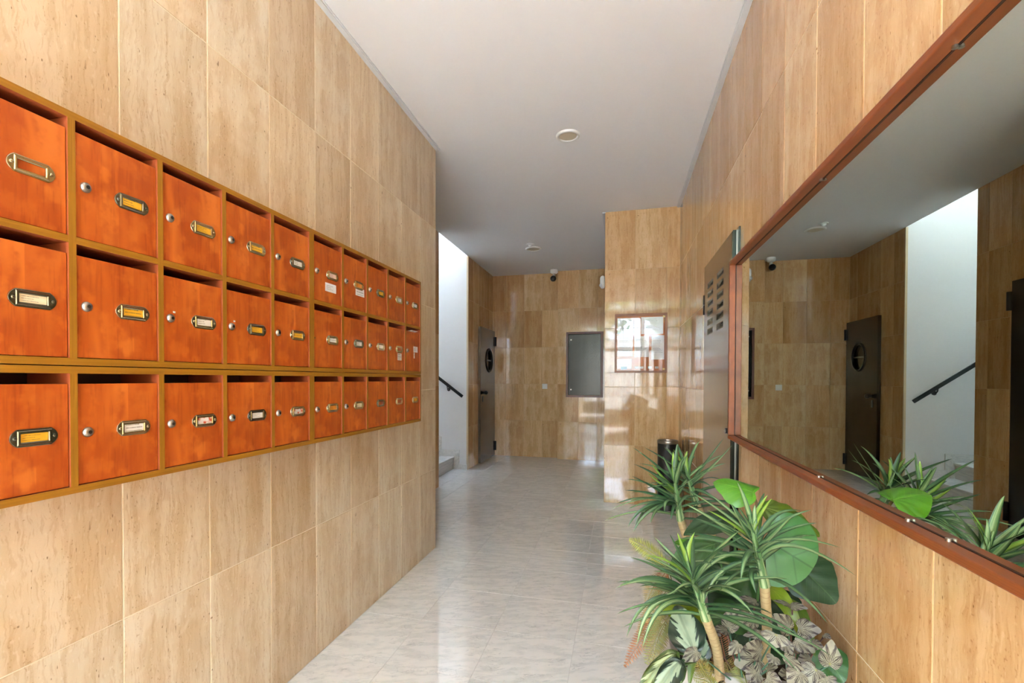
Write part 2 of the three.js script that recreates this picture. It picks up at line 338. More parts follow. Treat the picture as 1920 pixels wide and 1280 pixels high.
{ // service door with louvres in the right-hand wall
  const z0 = -2.67, z1 = -3.485, w = z0 - z1, h = 2.0, d = structure('door_3', [XR, 0, (z0 + z1) / 2]); d.rotation.y = -Math.PI / 2;
  d.userData.label = 'grey steel service door with two columns of louvres beyond the mirror'; d.userData.category = 'door';
  // local x runs towards +z (to the camera)
  const s = new THREE.Shape([[-w / 2, 0.02], [w / 2, 0.02], [w / 2, h], [-w / 2, h]].map((q) => new THREE.Vector2(...q)));
  const lw = 0.19, slots = [];
  for (const cx of [-0.19, 0.115]) for (let k = 0; k < 6; k++) slots.push([cx, 1.545 + 0.058 * k]);
  for (const [x, y] of slots) s.holes.push(new THREE.Path([[x - lw / 2, y], [x - lw / 2, y + 0.038], [x + lw / 2, y + 0.038], [x + lw / 2, y]].map((q) => new THREE.Vector2(...q))));
  add('leaf', new THREE.ExtrudeGeometry(s, { depth: 0.024, bevelEnabled: true, bevelThickness: 0.0015, bevelSize: 0.0015, bevelSegments: 1 }), steel, d, { p: [0, 0, 0.004] });
  box('backing', d, blackMatte, -w / 2 + 0.02, w / 2 - 0.02, 0.05, h - 0.02, 0.0005, 0.0035);
  for (const [x, y] of slots) {
    const g = new THREE.BufferGeometry(), a = lw / 2 - 0.001;        // pressed inwards: flush at the bottom, deep and open at the top
    g.setAttribute('position', new THREE.Float32BufferAttribute([-a, 0.001, 0, a, 0.001, 0, a, 0.031, -0.02, -a, 0.031, -0.02], 3));
    g.setIndex([0, 1, 2, 0, 2, 3]); g.computeVertexNormals();
    add('louvre', g, steel, d, { p: [x, y, 0.0285] });
  }
  box('edge', d, greenBlack, w / 2 + 0.003, w / 2 + 0.014, 0.02, h + 0.004, 0, 0.027);
  box('frame', d, greenBlack, w / 2 + 0.016, w / 2 + 0.05, 0, h + 0.012, 0, 0.008);
  box('edge_light', d, chrome, w / 2 + 0.0145, w / 2 + 0.0165, 0.02, h + 0.004, 0.004, 0.012);
  for (const y of [0.3, 1.755]) { const q = add('hinge', new THREE.CylinderGeometry(0.014, 0.014, 0.13, 14), blackPaint, d, { p: [-w / 2 - 0.012, y, 0.022] }); add('pin', new THREE.CylinderGeometry(0.0145, 0.0145, 0.004, 14), chrome, q); }
  const lk = add('lock', new THREE.CylinderGeometry(0.014, 0.014, 0.012, 18), blackPaint, d, { p: [w / 2 - 0.07, 1.0, 0.034], r: [Math.PI / 2, 0, 0] });
  add('keyhole', new THREE.BoxGeometry(0.003, 0.002, 0.01), chrome, lk, { p: [0, 0.006, 0] });
}
// ------------------------------------------------------------------ mailboxes
const FX = XL + 0.14, CELL = 0.218, BT = 0.016;
const COLS0 = [-0.594, -1.700];
const cardPaper = { Y: [236, 178, 40], W: [232, 230, 226], C: [236, 222, 186], P: [232, 206, 196], O: [226, 142, 44] };
const cards = {}; for (const k in cardPaper) cards[k] = [0, 1, 2].map((s) => std(0xffffff, 0.55, { map: tex(96, 40, (u, v) => {
  const c = cardPaper[k], row = v * (3 + s), y = row - Math.floor(row), on = y > 0.35 && y < 0.62 && u > 0.12 && u < 0.5 + 0.4 * hash2(Math.floor(row), s, 5) && v > 0.14 && v < 0.88;
  return mix3(c, [90, 80, 70], on ? 0.5 * (0.35 + hash2((u * 60) | 0, Math.floor(row), s + 9)) : 0);
}) }));
const torn = std(0xffffff, 0.6, { map: tex(96, 40, (u, v) => (vnoise(u * 6, v * 3, 71) > 0.55 ? [236, 226, 222] : vnoise(u * 9, v * 4, 72) > 0.5 ? [206, 92, 60] : [228, 190, 176])) });
function plateGeo() {
  const w = 0.04, h = 0.0175, s = new THREE.Shape();
  s.moveTo(-w + 0.009, -h); s.lineTo(w - 0.009, -h); s.quadraticCurveTo(w + 0.003, -h * 0.55, w + 0.003, 0); s.quadraticCurveTo(w + 0.003, h * 0.55, w - 0.009, h);
  s.lineTo(-w + 0.009, h); s.quadraticCurveTo(-w - 0.003, h * 0.55, -w - 0.003, 0); s.quadraticCurveTo(-w - 0.003, -h * 0.55, -w + 0.009, -h);
  s.holes.push(new THREE.Path([[-0.0275, -0.0115], [-0.0275, 0.0115], [0.0275, 0.0115], [0.0275, -0.0115]].map((q) => new THREE.Vector2(...q))));
  const g = new THREE.ExtrudeGeometry(s, { depth: 0.0012, bevelEnabled: true, bevelThickness: 0.0012, bevelSize: 0.0012, bevelSegments: 2 });
  const parts = [g];
  const wall = sweepRect(0.0605, 0.0275, 0.0035, 0.003); parts.push(wall);
  for (const x of [-0.036, 0.036]) { const b = new THREE.SphereGeometry(0.0038, 10, 8).toNonIndexed(); b.scale(1, 1, 0.6); b.translate(x, 0, 0.003); parts.push(b); }
  for (const p of parts) for (const n of Object.keys(p.attributes)) if (!['position', 'normal', 'uv'].includes(n)) p.deleteAttribute(n);
  return mergeGeometries(parts);
}
const PLATE = plateGeo(), CARD = new THREE.BoxGeometry(0.056, 0.0235, 0.0008);
const LOCK = new THREE.LatheGeometry([[0, 0.009], [0.0045, 0.009], [0.0075, 0.0075], [0.0105, 0.005], [0.012, 0.0015], [0.012, 0]].map((q) => new THREE.Vector2(...q)), 22);
const KEYHOLE = new THREE.CylinderGeometry(0.0042, 0.0042, 0.001, 14), SLIT = new THREE.BoxGeometry(0.0014, 0.0012, 0.007);
function door(bank, bz, r, c, y0, y1, spec) {                        // spec: card code, then flags: n no lock, s sticker below
  const z = bz - BT - CELL * c - (CELL - BT) / 2, w = CELL - BT - 0.003, h = y1 - y0 - 0.0255;
  const d = add('door', new RoundedBoxGeometry(w, h, 0.012, 1, 0.001), doorWood[(r * 7 + c * 3 + (bz < -1 ? 2 : 0)) % doorWood.length], bank);
  d.position.set(FX - 0.010, y0 + 0.0015 + h / 2, z); d.rotation.y = Math.PI / 2;
  const px = 0.134 - (CELL - BT) / 2, lx = 0.023 - (CELL - BT) / 2, py = 0.12 - 0.0015 - h / 2, f = 0.0062;
  if (!spec.includes('x')) {
    const tone = (r + c) % 3 === 1 ? tarnish : brass, p = add('card_holder', PLATE, tone, d, { p: [px, py, f] });
    const k = spec[0];
    if (k === 'T') add('name_card', CARD, torn, d, { p: [px, py, f + 0.0006], label: 'torn name card' });
    else if (k !== '-') add('name_card', CARD, cards[k][(r * 2 + c) % 3], d, { p: [px, py, f + 0.0006], label: { Y: 'yellow name card', W: 'white name card', C: 'cream name card', P: 'pinkish name card', O: 'orange name card' }[k] });
  } else add('name_sticker', new THREE.BoxGeometry(0.06, 0.034, 0.0006), cards.W[1], d, { p: [px + 0.008, py + 0.012, f + 0.0003], label: 'white paper sticker' });
  if (!spec.includes('n')) {
    const l = add('lock', LOCK, chrome, d, { p: [lx, py, f], r: [Math.PI / 2, 0, 0] });
    add('keyhole', mergeGeometries([KEYHOLE, SLIT].map((g) => g.clone().toNonIndexed())), holeDark, l, { p: [0, 0.0088, 0], r: [0, c, 0] });
  } else if (spec.includes('h')) add('lock_hole', new THREE.CylinderGeometry(0.004, 0.004, 0.002, 12), brass, d, { p: [lx - 0.015, py, f], r: [Math.PI / 2, 0, 0] });
  if (spec.includes('s')) add('sticker', new THREE.BoxGeometry(0.08, 0.036, 0.0006), cards.W[2], d, { p: [px - 0.012, py - 0.053, f + 0.0003], label: 'white paper sticker' });
  if (spec.includes('t')) add('sticker', new THREE.BoxGeometry(0.078, 0.036, 0.0006), cards.W[0], d, { p: [px + 0.012, py - 0.03, f + 0.0003], label: 'white paper sticker' });
  if (spec.includes('q')) add('sticker', new THREE.BoxGeometry(0.05, 0.038, 0.0006), cards.W[0], d, { p: [px + 0.006, py - 0.042, f + 0.0003], label: 'white paper sticker' });
  if (spec.includes('k')) add('sticker', new THREE.BoxGeometry(0.012, 0.034, 0.0006), cards.W[0], d, { p: [px - 0.012, py - 0.024, f + 0.0003], label: 'narrow white sticker' });
  if (spec.includes('c')) add('chip', new THREE.BoxGeometry(0.007, 0.005, 0.0008), cards.W[0], d, { p: [lx + 0.012, py + 0.018, f], label: 'white scuff beside the lock' });
}
function bank(label, bz, yb, yt, shelves, rows) {
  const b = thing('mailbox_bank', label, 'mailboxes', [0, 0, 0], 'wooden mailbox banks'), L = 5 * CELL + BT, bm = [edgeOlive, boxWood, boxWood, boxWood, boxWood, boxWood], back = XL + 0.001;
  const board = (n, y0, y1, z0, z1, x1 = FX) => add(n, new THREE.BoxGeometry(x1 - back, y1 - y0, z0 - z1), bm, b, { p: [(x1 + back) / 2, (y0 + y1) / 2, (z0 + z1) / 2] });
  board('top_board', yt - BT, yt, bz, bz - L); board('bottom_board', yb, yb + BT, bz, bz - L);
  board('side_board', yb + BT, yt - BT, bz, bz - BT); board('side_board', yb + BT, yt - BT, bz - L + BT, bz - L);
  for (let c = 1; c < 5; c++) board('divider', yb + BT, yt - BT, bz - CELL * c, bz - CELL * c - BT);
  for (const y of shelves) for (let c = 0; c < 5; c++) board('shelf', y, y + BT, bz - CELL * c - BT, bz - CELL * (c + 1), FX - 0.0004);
  add('back_board', new THREE.BoxGeometry(0.005, yt - yb - 2 * BT, L - 2 * BT), std(srgb(84, 52, 34), 0.8), b, { p: [back + 0.003, (yb + yt) / 2, bz - L / 2] });  // back board coloured dark to stand in for the shade inside the slots
  rows.forEach(([y0, y1, specs, r]) => specs.forEach((s, c) => door(b, bz, r, c, y0, y1, s)));
  return b;
}
const R1 = [1.583, 1.845], R2 = [1.309, 1.567], R3 = [1.019, 1.275];
bank('wooden two-row mailbox bank nearest the camera, left half of the upper tier', COLS0[0], 1.293, 1.861, [1.567], [[...R1, ['-', 'Y', 'Y', 'Y', 'W'], 0], [...R2, ['C', 'Y', 'Wc', 'Yc', 'Y'], 1]]);
bank('wooden two-row mailbox bank at the far end with white stickers under its cards', COLS0[1], 1.293, 1.861, [1.567], [[...R1, ['Ps', 'Ot', 'Y', 'W', 'W'], 2], [...R2, ['Wnh', 'W', 'W', '-q', 'xk'], 3]]);
bank('wooden one-row mailbox bank nearest the camera below the two-row bank', COLS0[0], 1.003, 1.2905, [], [[...R3, ['Y', 'W', 'T', 'W', 'T'], 4]]);
bank('wooden one-row mailbox bank at the far end whose cards end with a yellow one', COLS0[1], 1.003, 1.2905, [], [[...R3, ['O', 'C', '-n', '-n', 'Yn'], 5]]);
{
  const l = thing('letter', 'white letter sticking out of the slot of the last mailbox in the middle row', 'letter', [FX - 0.03, 1.545, -2.7]);
  add('sheet', new RoundedBoxGeometry(0.07, 0.002, 0.09, 1, 0.0008), cards.W[0], l, { r: [0, 0, 0.16] });
}
// ------------------------------------------------------------------ mirror
{
  const m = thing('wall_mirror', 'long wall mirror in a glossy red-brown wooden frame on the right', 'mirror', [XR, 0.987, -1.35]);
  const z0 = -2.493, z1 = -0.2, y0 = 0.987, y1 = 1.811, xf = 0.488, xg = 0.515, b = 0.017, L = z1 - z0, rel = (x, y, z) => [x - XR, y - 0.987, z + 1.35];
  const bar = (sx, sy, sz, p) => add('frame_bar', new RoundedBoxGeometry(sx, sy, sz, 3, 0.0035), mirrorWood, m, { p });
  const dx = XR - xf - 0.001, cx = xf + dx / 2;
  bar(dx, b, L, rel(cx, y0 + b / 2, (z0 + z1) / 2)); bar(dx, b, L, rel(cx, y1 - b / 2, (z0 + z1) / 2));
  bar(dx, y1 - y0 - 2 * b, b, rel(cx, (y0 + y1) / 2, z0 + b / 2)); bar(dx, y1 - y0 - 2 * b, b, rel(cx, (y0 + y1) / 2, z1 - b / 2));
  add('glass', new THREE.BoxGeometry(0.005, y1 - y0 - 2 * b, L - 2 * b), mirrorGlass, m, { p: rel(xg + 0.0025, (y0 + y1) / 2, (z0 + z1) / 2), label: 'silvered mirror glass' });
  const seam = std(srgb(48, 24, 14), 0.7);
  for (const y of [y0 + b + 0.001, y1 - b - 0.001]) add('seam', new THREE.BoxGeometry(0.002, 0.0022, L - 2 * b), seam, m, { p: rel(xg - 0.0008, y, (z0 + z1) / 2) });
  add('seam', new THREE.BoxGeometry(0.002, y1 - y0 - 2 * b - 0.006, 0.0022), seam, m, { p: rel(xg - 0.0008, (y0 + y1) / 2, z0 + b + 0.001) });
  const clip = new THREE.CylinderGeometry(0.004, 0.0045, 0.006, 14);
  for (const [px, py] of [[1535, 889], [1702, 971], [1778, 1005]]) { const q = hit(px, py, 0, xg - 0.004); add('clip', clip, chrome, m, { p: rel(xg - 0.004, y0 + b + 0.002, q.z) }); }
  for (const [px, py] of [[1540, 332], [1791, 82]]) { const q = hit(px, py, 0, xg - 0.004); add('clip', clip, chrome, m, { p: rel(xg - 0.004, y1 - b - 0.002, q.z) }); }
  for (const [px, py] of [[1390, 831], [1500, 893], [1727, 1015]]) { const q = hit(px, py, 0, XR - 0.012); add('stud', new THREE.CylinderGeometry(0.006, 0.006, 0.02, 14), chrome, m, { p: rel(XR - 0.011, 0.978, q.z), r: [0, 0, Math.PI / 2] }); }
}
// ------------------------------------------------------------------ notice board, panel, small fittings
{
  const x0 = -0.053, x1 = 0.447, y0 = 1.333, y1 = 1.922, b = thing('notice_board', 'glazed notice board with pinned papers in a thin wooden frame', 'notice board', [(x0 + x1) / 2, y0, ZC]);
  const w = x1 - x0, h = y1 - y0;
  add('frame', sweepRect(w, h, 0.018, 0.028), boardWood, b, { p: [0, h / 2, 0.003] });
  add('backing', new THREE.BoxGeometry(w - 0.02, h - 0.02, 0.006), std(srgb(186, 112, 66), 0.6), b, { p: [0, h / 2, 0.005] });
  const paper = [0, 1, 2].map((s) => std(0xffffff, 0.7, { map: tex(96, 128, (u, v) => { const r = v * 26, y = r - Math.floor(r), on = y > 0.4 && y < 0.7 && u > 0.1 && u < 0.6 + 0.32 * hash2(Math.floor(r), s, 4) && v > 0.1 && v < 0.9 && hash2(Math.floor(r), s, 8) > 0.25; return mix3([226, 227, 228], [120, 122, 126], on ? 0.55 * (0.4 + hash2((u * 50) | 0, Math.floor(r), s)) : 0); }) }));
  const sheet = (cx, cy, sw, sh, k) => add('paper', new THREE.BoxGeometry(sw, sh, 0.0012), paper[k % 3], b, { p: [cx - w / 2, cy, 0.009 + 0.0004 * k], label: 'white printed notice' });
  sheet(0.13, 0.47, 0.21, 0.16, 0); sheet(0.36, 0.47, 0.21, 0.17, 1); sheet(0.1, 0.27, 0.15, 0.21, 2); sheet(0.26, 0.26, 0.14, 0.21, 3); sheet(0.415, 0.25, 0.12, 0.24, 4);
  sheet(0.095, 0.088, 0.14, 0.1, 5);
  add('leaflet', new THREE.BoxGeometry(0.06, 0.03, 0.001), std(srgb(120, 165, 185), 0.6), b, { p: [0.09 - w / 2, 0.045, 0.0125], label: 'blue leaflet' });
  for (const cx of [0.215, 0.262, 0.34, 0.405]) add('small_card', new THREE.BoxGeometry(0.034, 0.022, 0.001), cards.W[0], b, { p: [cx - w / 2, 0.05, 0.0095] });
  for (const cy of [0.035, h - 0.035]) add('clasp', new RoundedBoxGeometry(0.022, 0.018, 0.004, 1, 0.001), std(srgb(236, 206, 130), 0.4), b, { p: [w / 2 - 0.03, cy, 0.03] });
  add('pane', new THREE.PlaneGeometry(w - 0.03, h - 0.03), glassBoard, b, { p: [0, h / 2, 0.026], label: 'glass front' });
}
{
  const x0 = -0.818, x1 = -0.254, y0 = 0.985, y1 = 2.0, w = x1 - x0, h = y1 - y0, b = thing('meter_cabinet', 'grey steel cabinet door in a dark wooden frame on the back wall', 'cabinet', [(x0 + x1) / 2, y0, ZB2]);
  add('frame', sweepRect(w, h, 0.03, 0.03), darkWood, b, { p: [0, h / 2, 0.003] });
  add('door', new RoundedBoxGeometry(w - 0.066, h - 0.066, 0.014, 2, 0.003), panelSteel, b, { p: [0, h / 2, 0.012], label: 'brushed steel door' });
  for (const y of [0.12, h - 0.12]) add('screw', new THREE.CylinderGeometry(0.012, 0.012, 0.006, 16), chrome, b, { p: [-w / 2 + 0.075, y, 0.021], r: [Math.PI / 2, 0, 0] });
}
{
  const s = thing('light_switch', 'small white square light switch on the back wall', 'switch', [-1.175, 1.15, ZB + 0.001]);
  add('plate', new RoundedBoxGeometry(0.084, 0.084, 0.01, 2, 0.004), plastic, s, { p: [0, 0, 0.005] });
  add('rocker', new RoundedBoxGeometry(0.056, 0.056, 0.006, 2, 0.002), plastic, s, { p: [0, 0, 0.011], r: [0.05, 0, 0] });
}
{
  const c = thing('security_camera', 'white and black ball security camera under the ceiling by the back wall', 'camera', [-1.0, H, -7.62]);
  add('mount', new THREE.LatheGeometry([[0, -0.03], [0.045, -0.028], [0.056, -0.012], [0.058, 0]].map((q) => new THREE.Vector2(...q)), 28), plastic, c, { p: [0, -0.03, 0] });
  add('base', new THREE.CylinderGeometry(0.058, 0.058, 0.03, 28), plastic, c, { p: [0, -0.0155, 0] });
  add('stem', new THREE.CylinderGeometry(0.018, 0.024, 0.05, 18), plastic, c, { p: [0, -0.08, 0] });
  const b = add('ball', new THREE.SphereGeometry(0.046, 26, 20), blackPaint, c, { p: [-0.012, -0.14, 0.02] });
  add('lens', new THREE.CylinderGeometry(0.02, 0.024, 0.012, 20), blackMatte, b, { p: [0, -0.015, 0.042], r: [Math.PI / 2 + 0.3, 0, 0] });
}
{
  const s = thing('motion_detector', 'white rounded detector high on the far side of the column', 'detector', [-0.155, 2.29, -5.3]);
  const g = new THREE.CapsuleGeometry(0.034, 0.07, 8, 18); g.scale(0.8, 1, 0.9);
  add('housing', g, plastic, s, { p: [-0.028, 0, 0] });
  add('lens', new THREE.SphereGeometry(0.02, 16, 10), std(srgb(205, 206, 204), 0.3), s, { p: [-0.042, -0.035, 0.016] });
}
function ceilingLamp(label, x, z, r) {
  const l = thing('ceiling_lamp', label, 'lamp', [x, H, z]);
  add('rim', new THREE.LatheGeometry([[r * 0.72, -0.004], [r * 0.76, -0.013], [r * 0.9, -0.014], [r * 0.98, -0.009], [r, 0]].map((q) => new THREE.Vector2(...q)), 44), plastic, l);
  add('diffuser', new THREE.CylinderGeometry(r * 0.73, r * 0.73, 0.004, 40), std(srgb(214, 204, 180), 0.5), l, { p: [0, -0.006, 0], label: 'frosted cream diffuser' });
}
ceilingLamp('round recessed ceiling lamp with a cream diffuser, the nearer of the two', -0.36, -3.455, 0.084);
ceilingLamp('round white ceiling lamp beside a small sensor, nearer the back wall', -1.10, -6.32, 0.108);
{
  const s = thing('ceiling_sensor', 'small white round sensor on the ceiling beside the far lamp', 'sensor', [-1.103, H, -6.09]);
  add('base', new THREE.CylinderGeometry(0.045, 0.05, 0.012, 26), plastic, s, { p: [0, -0.0065, 0] });
  add('dome', new THREE.SphereGeometry(0.026, 18, 10, 0, Math.PI * 2, Math.PI / 2, Math.PI / 2), plastic, s, { p: [0, -0.012, 0] });
}
{
  const r = 0.094, h = 0.645, t = thing('waste_bin', 'black cylindrical bin with a steel rim in the corner by the column', 'bin', [0.452, 0, -5.03]);
  const body = new THREE.CylinderGeometry(r, r, h, 48, 1, true);
  add('body', new THREE.LatheGeometry([[0, 0.004], [r - 0.006, 0.004], [r, 0.01], [r, h], [r - 0.004, h], [r - 0.004, 0.02], [0, 0.02]].map((q) => new THREE.Vector2(...q)), 48), blackPaint, t);
  add('rim', new THREE.LatheGeometry([[r - 0.008, h - 0.002], [r + 0.003, h - 0.002], [r + 0.003, h + 0.024], [r - 0.004, h + 0.03], [r - 0.01, h + 0.022], [r - 0.008, h - 0.002]].map((q) => new THREE.Vector2(...q)), 48), chrome, t, { label: 'steel rim' });
  const o = new THREE.CylinderGeometry(r + 0.0015, r + 0.0015, 0.17, 24, 1, true, -0.62, 1.24);
  const p = o.attributes.position; for (let i = 0; i < p.count; i++) { const a = Math.atan2(p.getX(i), p.getZ(i)) / 0.62, y = p.getY(i); p.setY(i, y * Math.sqrt(Math.max(0, 1 - a * a))); }
  add('opening', o, holeDark, t, { p: [0, h - 0.13, 0], r: [0, -0.15, 0], label: 'dark oval throw-in opening' });
  add('foot_ring', new THREE.TorusGeometry(r - 0.002, 0.005, 8, 40), blackMatte, t, { p: [0, 0.006, 0], r: [Math.PI / 2, 0, 0] });
}
// ------------------------------------------------------------------ entrance front behind the camera, and the street it looks on
{
  const w = structure('window_2'), al = std(srgb(196, 196, 190), 0.4), iron = std(srgb(60, 58, 54), 0.4);
  const post = (x0, x1, y0, y1, d = 0.05) => box('frame', w, al, x0, x1, y0, y1, ZF - d / 2, ZF + d / 2);
  post(XL, XL + 0.05, 0, 3.75); post(XR - 0.05, XR, 0, 3.75); post(XL, XR, 0, 0.1); post(XL, XR, 2.02, 2.12); post(XL, XR, 2.88, 3.1, 0.12); post(XL, XR, 3.66, 3.75); post(-0.47, -0.41, 0.1, 2.88);
  box('added_kick_panel', w, std(srgb(120, 120, 116), 0.5), XL + 0.05, -0.47, 0.1, 0.46, ZF - 0.012, ZF + 0.012); box('added_kick_panel', w, std(srgb(120, 120, 116), 0.5), -0.41, XR - 0.05, 0.1, 0.46, ZF - 0.012, ZF + 0.012);  // solid panels added to block low daylight glaring on the column
  for (const y of [2.36, 2.62]) box('bar', w, iron, XL + 0.05, XR - 0.05, y, y + 0.014, ZF + 0.03, ZF + 0.044);
  for (let k = 1; k < 7; k++) { const x = XL + 0.05 + k * 0.27; box('bar', w, iron, x, x + 0.014, 2.12, 2.88, ZF + 0.03, ZF + 0.044); }
  for (let k = 1; k < 12; k++) { const x = XL + 0.05 + k * 0.15; if (Math.abs(x + 0.44) > 0.05) box('bar', w, iron, x, x + 0.012, 0.1, 1.05, ZF + 0.03, ZF + 0.042); }
  box('bar', w, iron, XL + 0.05, XR - 0.05, 1.05, 1.07, ZF + 0.03, ZF + 0.044);
  const pane = (x0, x1, y0, y1) => add('pane', new THREE.PlaneGeometry(x1 - x0, y1 - y0), glass, w, { p: [(x0 + x1) / 2, (y0 + y1) / 2, ZF] });
  for (const [y0, y1] of [[0.46, 2.02], [2.12, 2.88]]) { pane(XL + 0.05, -0.47, y0, y1); pane(-0.41, XR - 0.05, y0, y1); }
  pane(XL + 0.05, XR - 0.05, 3.1, 3.66);
  const h = add('door_handle', new THREE.CylinderGeometry(0.014, 0.014, 0.5, 14), chrome, w, { p: [-0.34, 1.1, ZF - 0.07] });
  for (const y of [-0.2, 0.2]) add('standoff', new THREE.CylinderGeometry(0.008, 0.008, 0.06, 10), chrome, h, { p: [0, y, 0.03], r: [Math.PI / 2, 0, 0] });
}
{
  const p = structure('pavement');
  box('slab', p, std(srgb(178, 172, 164), 0.85), -9, 9, -0.25, -0.02, ZF + 0.1, 16);
  const k = structure('garden_wall');
  box('wall', k, std(srgb(214, 206, 192), 0.85), -8, 8, -0.02, 0.55, 8.0, 8.25);
  const fa = structure('wall_street_added');
  box('wall', fa, std(srgb(226, 218, 204), 0.85), -9, 9, -0.02, 2.9, 11.4, 11.7); box('coping', fa, std(srgb(200, 192, 180), 0.8), -9, 9, 2.9, 2.98, 11.32, 11.78);  // pale wall added opposite to screen low sky from the hall reflections
  const r = thing('iron_railing', 'black iron railing across the street, seen in the notice board glass', 'railing', [0, 0.55, 8.1]);
  for (const y of [0.1, 0.95]) box('rail', r, blackPaint, -8, 8, y, y + 0.04, -0.02, 0.02);
  const bars = []; for (let x = -8; x <= 8; x += 0.16) { const g = new THREE.CylinderGeometry(0.009, 0.009, 1.0, 8); g.translate(x, 0.5, 0); bars.push(g); }
  add('bars', mergeGeometries(bars), blackPaint, r, { kind: 'stuff' });
  const leafG = new THREE.BufferGeometry();
  leafG.setAttribute('position', new THREE.Float32BufferAttribute([0, 0, 0, 0.07, 0.1, 0.02, 0, 0.24, 0, -0.07, 0.1, 0.02], 3)); leafG.setIndex([0, 1, 2, 0, 2, 3]); leafG.computeVertexNormals();
  const leafM = std(srgb(112, 138, 74), 0.7, { side: THREE.DoubleSide }), bark = std(srgb(112, 98, 82), 0.9);
  [[-0.9, 6.6, 4.6], [1.7, 7.0, 5.2], [-4.2, 7.2, 5.0]].forEach(([x, z, h], i) => {
    const t = thing('street_tree', ['street tree outside the entrance, the middle one', 'tallest street tree outside the entrance', 'street tree outside, behind the mailbox side of the entrance'][i], 'tree', [x, -0.02, z]);
    add('trunk', new THREE.TubeGeometry(new THREE.CatmullRomCurve3([V(0, 0, 0), V(0.06, h * 0.3, 0), V(-0.05, h * 0.55, 0.05), V(0.05, h * 0.85, 0)]), 16, 0.1, 10), bark, t);
    const f = new THREE.InstancedMesh(leafG, leafM, 1500); f.name = 'foliage'; f.userData.kind = 'stuff'; f.castShadow = true;
    const m = new THREE.Matrix4(), q = new THREE.Quaternion();
    for (let k = 0; k < 1500; k++) {
      const a = rnd() * 6.283, e = Math.acos(2 * rnd() - 1), r2 = Math.cbrt(rnd());
      q.setFromEuler(new THREE.Euler(rnd() * 6, rnd() * 6, rnd() * 6));
      m.compose(V(1.5 * r2 * Math.sin(e) * Math.cos(a), h * 0.82 + 1.15 * r2 * Math.cos(e), 1.3 * r2 * Math.sin(e) * Math.sin(a)), q, V(1, 1, 1)); f.setMatrixAt(k, m);
    }
    t.add(f);
  });
}
// ------------------------------------------------------------------ the planter and its plants
const DS = { side: THREE.DoubleSide };
const PX = 0.345, PZ = -1.60, POT = 0.5;
{
  const p = thing('planter', 'tall pale grey planter holding the mixed green plants by the mirror', 'planter', [PX, 0, PZ]);
  const w = 0.2, d = 0.235, s = new THREE.Shape([[-w, -d], [w, -d], [w, d], [-w, d]].map((q) => new THREE.Vector2(...q))), i = w - 0.014, e = d - 0.014;
  s.holes.push(new THREE.Path([[-i, -e], [-i, e], [i, e], [i, -e]].map((q) => new THREE.Vector2(...q))));
  const g = new THREE.ExtrudeGeometry(s, { depth: POT - 0.02, bevelEnabled: true, bevelThickness: 0.003, bevelSize: 0.003, bevelSegments: 2 }); g.rotateX(-Math.PI / 2);
  add('wall', g, greyPot, p, { p: [0, 0.016, 0] });
  add('base', new THREE.BoxGeometry(2 * w - 0.01, 0.016, 2 * d - 0.01), greyPot, p, { p: [0, 0.009, 0] });
  add('soil', new THREE.BoxGeometry(2 * i - 0.002, 0.05, 2 * e - 0.002), soil, p, { p: [0, POT - 0.06, 0] });
}
const SOIL = POT - 0.035;
const stripe = (a, b, c, s) => tex(48, 96, (u, v) => { const q = Math.abs(u - 0.5) * 2, n = vnoise(u * 22, v * 2, s); let k = mix3(b, c, sstep(0.25, 0.55, n) * (1 - q)); k = mix3(k, a, sstep(0.55, 0.78, q + 0.18 * (n - 0.5))); return mix3(k, a, 0.55 * sstep(0.35, 0.0, Math.abs(q - 0.34)) * sstep(0.45, 0.7, n)); });
const strapM = [
  std(0xdcdcd8, 0.42, { map: stripe([50, 92, 56], [112, 148, 90], [188, 204, 156], 301), ...DS }),
  std(0xdcdcd8, 0.42, { map: stripe([40, 78, 48], [82, 122, 76], [152, 178, 128], 302), ...DS }),
  std(0xdcdcd8, 0.42, { map: stripe([98, 142, 46], [134, 174, 60], [178, 198, 98], 303), ...DS }),
  std(0xdcdcd8, 0.42, { map: stripe([36, 72, 46], [58, 100, 60], [110, 146, 92], 304), ...DS }),
];
const sheathM = std(0xdcdcd8, 0.45, { map: tex(64, 64, (u, v) => mix3([92, 132, 78], [178, 198, 146], sstep(0.35, 0.6, vnoise(u * 2, v * 26, 331)))) });
const bambooM = std(0xdcdcd8, 0.6, { map: tex(256, 32, (u, v) => { const r = u * 22, y = r - Math.floor(r); return mix3([206, 184, 138], [158, 134, 92], sstep(0.82, 1, y) * 0.8 + 0.35 * vnoise(u * 60, v * 9, 311)); }) });
const stalkGreen = std(srgb(72, 118, 58), 0.5), stalkBrown = std(srgb(112, 92, 58), 0.7);
function bez(p0, p1, p2, t) { const a = (1 - t) * (1 - t), b = 2 * t * (1 - t), c = t * t; return V(a * p0.x + b * p1.x + c * p2.x, a * p0.y + b * p1.y + c * p2.y, a * p0.z + b * p1.z + c * p2.z); }
